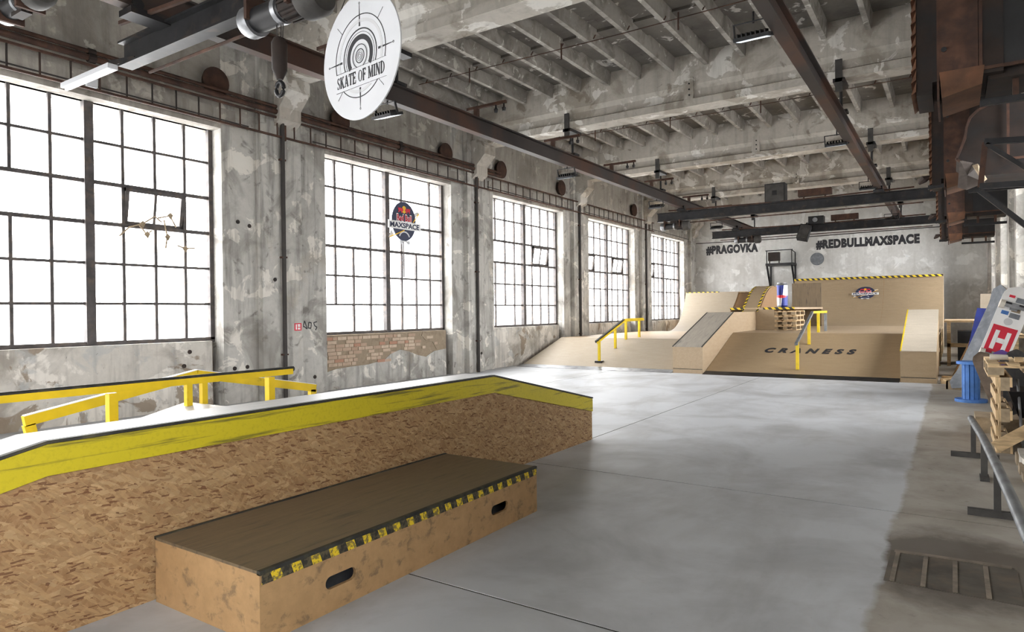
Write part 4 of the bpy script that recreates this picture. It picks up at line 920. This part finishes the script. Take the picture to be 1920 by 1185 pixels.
bg_ = thing('torn_film', (.18, 10.6, 3.1), 'torn pale plastic film hanging below the duct', 'plastic film')
MB().add([(.09, 10.98, 3.56), (.24, 10.97, 3.5), (.3, 10.6, 3.4), (.36, 10.6, 3.16), (.16, 10.55, 3.08), (.06, 10.65, 3.14), (.17, 10.72, 3.3)], [(0, 1, 6), (1, 2, 6), (2, 3, 6), (3, 4, 6), (4, 5, 6), (5, 0, 6), (0, 5, 4, 3, 2, 1)]).build('film', 'bag', bg_)
MB().add([(.22, 10.6, 3.4), (.28, 10.6, 3.42), (.38, 10.58, 3.2), (.33, 10.55, 3.16), (.29, 10.52, 3.28)], [(0, 1, 4), (1, 2, 4), (2, 3, 4), (3, 0, 4), (0, 3, 2, 1)]).build('fold', 'pinegrey', bg_)

# steel grind rail in the foreground
gr = thing('grind_rail', (.24, 7, 0), 'round steel grind rail on low dark T feet in the right foreground', 'rail')
MB().tube([(.152, 8.6, .36), (.216, 7.43, .36), (.258, 6.3, .36), (.291, 5.29, .36), (.32, 4.2, .36)], .033, 16).build('pipe', 'pipe', gr, smooth=True)
for (y, x, x0, x1) in ((8.3, .165, -.03, .38), (6.02, .262, .08, .5)):
    MB().box(x-.022, x+.022, y-.022, y+.022, .05, .335).build('post', 'darkbar', gr); MB().box(x0, x1, y-.025, y+.025, 0, .05).build('foot', 'darkbar', gr)
MB().box(.2, .25, 7.32, 7.37, 0, .33).build('post', 'darkbar', gr)
MB().box(.19, .26, 7.2, 7.42, 0, .025).build('foot', 'darkbar', gr)

# worn hatch in the bare concrete
HP2 = simple('hatch_strip', (134, 123, 110), .8, 0, .2, 9, c2=(100, 92, 82), kind='world')
ht = thing('floor_hatch', (-.05, 4.6, 0), 'worn flush hatch with strips in the stained concrete', 'hatch')
MB().box(-.34, .3, 4.3, 4.86, 0, .003).build('plate', simple('hatch_plate', (92, 86, 78), .8, 0, .2, 6, c2=(112, 96, 80), kind='world'), ht)
for x in (-.3, -.15, .0, .15): MB().box(x-.012, x+.012, 4.31, 4.84, .003, .006).build('strip', HP2, ht)
MB().prism([(-.32, 4.83), (.28, 4.88), (.28, 4.92), (-.32, 4.88)], 2, .0, .005).build('strip', HP2, ht)

# blue cable drum
ps = thing('cable_drum', (.235, 13.2, 0), 'small cable drum painted blue standing on end', 'cable drum')
for z0, z1, r_ in ((0, .045, .225), (.615, .66, .2)): MB().tube([(.235, 13.2, z0), (.235, 13.2, z1)], r_, 28).build('flange', 'blue', ps)
for k in range(12):
    a = k*math.pi/6+.1; ca, sa = math.cos(a), math.sin(a)
    MB().bar((.235+.115*ca, 13.2+.115*sa, .045), (.235+.115*ca, 13.2+.115*sa, .615), .052, .014, (ca, sa, 0)).build('stave', 'blue', ps)

# leaning panels by the right wall
def leaning(name, x0, x1, yb, yt, zt, th, mat, lab, cat='panel', xs_=0):
    o = MB().strip([[(x0, yb, 0), (x1, yb, 0), (x1, yb+th, 0), (x0, yb+th, 0)], [(x0+xs_, yt, zt), (x1+xs_, yt, zt), (x1+xs_, yt+th, zt), (x0+xs_, yt+th, zt)]]).build(name, mat); return tag(o, lab, cat)
def slab_x(name, foot, top, wy, th, mat, lab, cat='panel'):
    """board leaning towards +x: foot/top = (x, y, z), wy = width along y"""
    a, b = Vector(foot), Vector(top); d = (b-a).normalized(); n = Vector((-d.z, 0, d.x)).normalized()*th
    o = MB().strip([[a, a+Vector((0, wy, 0)), a+Vector((0, wy, 0))+n, a+n], [b, b+Vector((0, wy, 0)), b+Vector((0, wy, 0))+n, b+n]]).build(name, mat); return tag(o, lab, cat)
def quad_board(name, pts, th, mat, lab, cat='panel'):
    P = [Vector(p) for p in pts]; n = (P[1]-P[0]).cross(P[3]-P[0]).normalized()*th
    o = MB().strip([[p for p in P], [p+n for p in P]]).build(name, mat); return tag(o, lab, cat)
quad_board('gym_panel', [(.09, 15.9, 0), (.42, 15.9, 0), (.62, 16.2, 1.5), (.4, 16.2, 1.52)], .05, 'bluenavy', 'dark blue panel leaning behind the blue cable drum')
quad_board('gym_panel', [(.5, 16.25, 0), (.8, 16.25, 0), (.84, 16.45, 1.5), (.62, 16.45, 1.5)], .05, 'bluenavy', 'second dark blue panel, mostly hidden by the leaning boards')
quad_board('plain_board', [(.45, 16.9, 0), (.98, 16.9, 0), (.98, 17.1, 1.82), (.48, 17.1, 1.82)], .02, 'ramp', 'tall pale chipboard sheet against the right wall')
MB_ = MB().prism([(-.02, 0), (.36, 0), (.36, .78), (.3, .78)], 1, 17.6, 18.2).build('osb_wedge', 'osb'); tag(MB_, 'triangular strand-board wedge near the right wall', 'wedge')
MB_ = MB().box(-.05, .8, 16.6, 17.5, 0, .03).build('floor_sheet', 'white'); tag(MB_, 'pale sheet lying on the floor before the strand-board wedge', 'sheet')
# timber trestle in the dark gap beside the quarter pipe
tr = thing('timber_trestle', (.2, 22, 0), 'open timber frame standing beside the quarter pipe', 'frame')
for y in (21.0, 23.2):
    for x in (-.1, .5): MB().box(x-.04, x+.04, y-.04, y+.04, 0, 1.15).build('leg', 'pine', tr)
MB().box(-.2, .75, 20.9, 23.3, 1.15, 1.2).build('shelf', 'pine', tr); MB().box(-.14, .54, 20.96, 21.02, .5, .6).build('rail', 'pine', tr)
tag(MB().box(.1, .7, 21.4, 22.6, 0, .9).build('dark_crate', 'plastic'), 'dark crate under the open timber frame', 'crate')  # plain black block filling the inside of the frame

# two oversized skateboards leaning together
def board(name, length, width, mat_top, mat_bot, m4, lab, trucks=True):
    b = thing(name, m4.translation, lab, 'skateboard')
    n, k = 22, 10; R_ = width/2; secs = []
    def zz(s): 
        e = length*.5-abs(s); kick = length*.17
        return 0 if e > kick else (1-e/kick)**1.6*kick*.42
    out = []
    for i in range(n+1):
        s = -length/2+length*i/n; e = length/2-abs(s); hw = R_*math.sqrt(max(.0, 1-max(0, (R_-e)/R_)**2)) if e < R_ else R_
        hw = max(hw, .01); out.append((s, hw))
    th = .035*length/1.9
    top = MB(); bot = MB()
    def sheet(m, z0, z1):
        secs = []
        for s, hw in out:
            z_ = zz(s); secs.append([(s, -hw, z_+z0), (s, hw, z_+z0), (s, hw, z_+z1), (s, -hw, z_+z1)])
        return m.strip(secs)
    sheet(top, th*.6, th).xf(m4).build('grip', mat_top, b); d = sheet(bot, 0, th*.6).xf(m4).build('deck', mat_bot, b)
    if trucks:
        for s in (-length*.27, length*.27):
            t = MB().box(s-.06, s+.06, -.05, .05, -.05, 0).box(s-.025, s+.025, -width*.38, width*.38, -.11, -.07).box(s-.03, s+.03, -.05, .05, -.09, -.04).xf(m4).build('truck', 'galv', b)
            for q_ in (-1, 1): MB().tube([(s, q_*width*.36, -.09), (s, q_*width*.52, -.09)], .07, 14).xf(m4).build('wheel', 'wheel', t, smooth=True)
    return b, d
ca = frame_m((.47, 14.6, .95), Vector((.70, .1, 1.78)), Vector((-.55, .8, .2)))
board('giant_skateboard', 2.0, .5, 'grip', 'pine', ca, 'oversized grey skateboard leaning, grip side towards the room')
cb = frame_m((.69, 13.5, 1.14), Vector((.4, .05, 1.15)), Vector((.95, .1, -.32)))
bb, bd = board('giant_skateboard', 1.55, .42, 'gripblack', 'whitepaint', cb, 'oversized skateboard with stickered underside and bold red lettering')
def deco(parent, m4, pts, mat, name='sticker', d=-.004):
    m = MB(); flat(m, pts, d, .004); m.xf(m4).build(name, mat, parent)
deco(bd, cb, [(-.42, -.17), (.08, -.17), (.08, .17), (-.42, .17)], 'red')
for r_ in ((-.32, -.11, .0, -.05), (-.32, .05, .0, .11), (-.2, -.06, -.12, .06)): deco(bd, cb, [(r_[0], r_[1]), (r_[2], r_[1]), (r_[2], r_[3]), (r_[0], r_[3])], 'whitepaint', 'letter_h', -.008)
deco(bd, cb, [(p[0]+.17, p[1]) for p in disc_pts(.06, 18)], 'inksoft', d=-.006)
for q_, (x, y, mt, a, b_) in enumerate(((.28, .05, 'grip', .04, .07), (.3, -.09, 'blue', .03, .05), (.38, .04, 'pinegrey', .04, .06), (.46, 0, 'ink', .022, .14), (.54, .06, 'grip', .04, .07), (.58, -.08, 'red', .02, .04))): deco(bd, cb, [(x-a, y-b_), (x+a, y-b_), (x+a, y+b_), (x-a, y+b_)], mt, d=-.007)

# pallet bench full of skateboards
def pallet_at(o, x, y, lab): return pallet(frame_m(o, x, y), lab, 'pallet', 'pallets of the board rack')
pallet_at((.514, 9.3, .4), (0, -1, 0), (0, 0, 1), 'pallet standing on its long side as the end of the board rack')
pallet_at((.705, 9.3, .802), (0, 1, 0), (-1, 0, 0), 'pallet lying flat as the top of the board rack')
lb = MB().bar((.36, 8.56, .08), (.72, 8.5, .36), .03, .12, (0, 0, 1)).build('loose_plank', 'pine'); tag(lb, 'loose timber plank leaning on the foot of the board rack', 'plank')
stp = thing('concrete_kerb', (.95, 8.0, 0), 'broken concrete kerb below the board rack', 'kerb')
MB().prism([(.53, 8.35), (.52, 7.9), (.555, 7.6), (.53, 7.2), (.56, 6.6), (1.06, 6.6), (1.06, 8.35)], 2, 0, .13).build('kerb_block', 'wall', stp)
for i, (x, y) in enumerate(((.52, 8.2), (.515, 7.75), (.52, 7.45))): MB().box(x-.015, x+.02, y-.1, y+.1, .0, .1-.02*i).build('broken_face', 'mortar', stp)
def deck_end(x, y, z, mat, lab, lean=-.35, rot=0.0, L=.8):
    m4 = Matrix.Translation((x, y, z)) @ Matrix.Rotation(rot, 4, 'Z') @ Matrix.Rotation(lean, 4, 'Y') @ Matrix.Rotation(-math.pi/2, 4, 'Y') @ Matrix.Rotation(math.pi/2, 4, 'X')
    return board('skateboard_deck', L, .21, mat, 'pine', m4, lab, False)
def upright_deck(x, y, z, mat, lab, tilt=0.0, L=.8):
    b = board('skateboard_deck', L, .21, mat, 'pine', frame_m((x, y, z), (math.sin(tilt), .12, math.cos(tilt)), (-1, 0, 0)), lab, False)
upright_deck(.4, 10.2, .6, 'deckbrown', 'brown scraped skateboard deck standing at the near end of the rack', -.33)
upright_deck(.5, 10.4, .6, 'purple', 'purple skateboard deck standing in the rack', .02)
upright_deck(.62, 10.2, .62, 'gripblack', 'black-gripped skateboard deck standing in the middle of the rack', .06)
upright_deck(.86, 10.2, .58, 'gripblack', 'black-gripped skateboard deck at the right end of the rack', .08)
tag(MB().box(.22, 1.05, 9.98, 10.55, 0, .19).build('storage_plinth', 'pinegrey'), 'low timber plinth carrying the standing skateboard decks', 'plinth')
bin_ = thing('black_bin', (.78, 9.35, 0), 'black plastic tub hanging inside the board rack', 'tub')
MB().strip([[(.6, 9.2, .32), (.8, 9.2, .3), (.8, 9.5, .3), (.6, 9.5, .32)], [(.5, 9.0, .62), (1.0, 9.0, .66), (1.0, 9.6, .66), (.5, 9.6, .62)]]).build('tub', 'plastic', bin_); MB().tube([(.62, 9.05, .0), (.58, 9.05, .76)], .014, 8).build('pole', 'galv', bin_)
MB().tube([(.69, 9.3, 0), (.69, 9.3, .31)], .03, 8).build('stand', 'galv', bin_)
bo = tag(MB().tube([(.34, 9.2, .982), (.36, 9.2, .983), (.5, 9.25, .982)], [.03, .035, .03], 10).build('spray_bottle', 'wheel', smooth=True), 'white and blue bottle lying on the board rack', 'bottle')
bc = tag(MB().box(.55, .62, 8.96, 9.06, .95, 1.0).build('wood_offcut', 'pine'), 'small pale wood block on top of the board rack', 'block')
pk = tag(MB().box(.42, .5, 8.98, 9.02, .95, .965).build('marker_tool', 'plastic'), 'small black tool lying on top of the board rack', 'tool')
# timber scraps on the floor beside the right hubba
SL = ['longest', 'middle', 'shortest']
for k, (x, y, z_, a, L) in enumerate(((.02, 16.6, .18, .25, .5), (-.08, 16.2, .09, 1.1, .4), (-.04, 17.1, .12, -.5, .35))):
    m4 = Matrix.Translation((x, y, 0)) @ Matrix.Rotation(a, 4, 'Z')
    o = MB().box(-L/2, L/2, -.05, .05, 0, .06+.05*(k % 2)).xf(m4).build('timber_scrap', 'pine'); tag(o, '%s timber offcut on the floor beside the right hubba ledge' % SL[k], 'offcut', 'timber offcuts')
bxk = thing('wood_crate', (.05, 15.2, 0), 'small broken wooden crate on the floor before the leaning panels', 'crate')
for a in ((-.12, .16, 15.0, 15.03), (-.12, .16, 15.4, 15.43), (-.12, -.09, 15.0, 15.43), (.13, .16, 15.0, 15.43)): MB().box(a[0], a[1], a[2], a[3], 0, .16).build('side_board', 'pinegrey', bxk)
MB().bar((-.14, 15.0, .17), (.15, 15.2, .24), .1, .02).build('loose_board', 'pine', bxk)
# slatted timber rack behind the leaning boards
rk = thing('timber_rack', (.95, 15.2, 0), 'pale timber rack standing behind the oversized skateboards', 'rack')
for y in (14.4, 15.2, 16.0): MB().box(.86, .94, y-.04, y+.04, 0, 1.4).build('upright', 'pine', rk)
for z_ in (.5, 1.0): MB().box(.82, 1.08, 14.35, 16.05, z_, z_+.04).build('shelf', 'pine', rk)

# small steel balcony on the far wall
ba = thing('steel_balcony', (-6.45, 31.5, 2.4), 'small black steel balcony bracketed to the far wall', 'balcony')
X0, X1, Y0, Y1, Z0 = -7.0, -5.85, 31.15, 32.0, 3.5
MB().box(X0, X1, Y0, Y1, Z0, Z0+.1).build('platform', 'black', ba)
for x in (X0+.05, X1-.05):
    MB().bar((x, Y0+.05, Z0), (x, Y1-.05, 2.45), .07).build('brace', 'black', ba); MB().bar((x, Y1-.05, Z0), (x, Y1-.05, 2.4), .07).build('wall_post', 'black', ba)
    MB().bar((x, Y0+.03, Z0+.1), (x, Y0+.03, 4.17), .035).build('guard_post', 'black', ba)
MB().bar((X1-.05, Y1-.05, Z0+.1), (X1-.05, Y1-.05, 4.1), .035).build('guard_post', 'black', ba)
MB().bar((X0, Y0+.03, 4.17), (X1, Y0+.03, 4.17), .035).build('guard_rail', 'black', ba); MB().bar((X1-.05, Y0, 4.15), (X1-.05, Y1-.04, 4.1), .03).build('guard_rail', 'black', ba)
tag(MB().box(-6.92, -6.45, 31.3, 31.55, 3.72, 4.1).box(-6.9, -6.86, 31.4, 31.44, 3.6, 3.72).box(-6.5, -6.46, 31.4, 31.44, 3.6, 3.72).build('rusty_box', 'rustdark'), 'brown rusty box standing on the small wall balcony', 'box')

# dried creeper caught on the tilted casement of the nearest window
dv = thing('dried_creeper', (XW+.1, 5.7, 2.9), 'dried creeper stems caught on the tilted casement', 'plant')
for k, pts in enumerate(([(5.2, 2.8), (5.35, 2.95), (5.55, 3.02), (5.75, 3.16), (5.86, 3.08)], [(5.5, 3.0), (5.62, 2.86), (5.7, 2.93)], [(5.8, 3.14), (6.0, 3.2), (6.1, 3.02)], [(6.12, 2.72), (6.25, 2.68), (6.42, 2.7)], [(5.9, 3.12), (5.95, 2.85), (5.92, 2.66)])):
    MB().tube([(XW+.09, y, z_) for y, z_ in pts], .012, 5).build('stem', 'pinegrey', dv)
    y, z_ = pts[len(pts)//2]; MB().add([(XW+.1, y-.05, z_), (XW+.12, y, z_-.07), (XW+.1, y+.05, z_+.01), (XW+.11, y, z_+.05)], [(0, 1, 2), (0, 2, 3)]).build('leaf', 'pinegrey', dv)

for o in bpy.data.objects:
    if 'org' in o.keys(): del o['org']
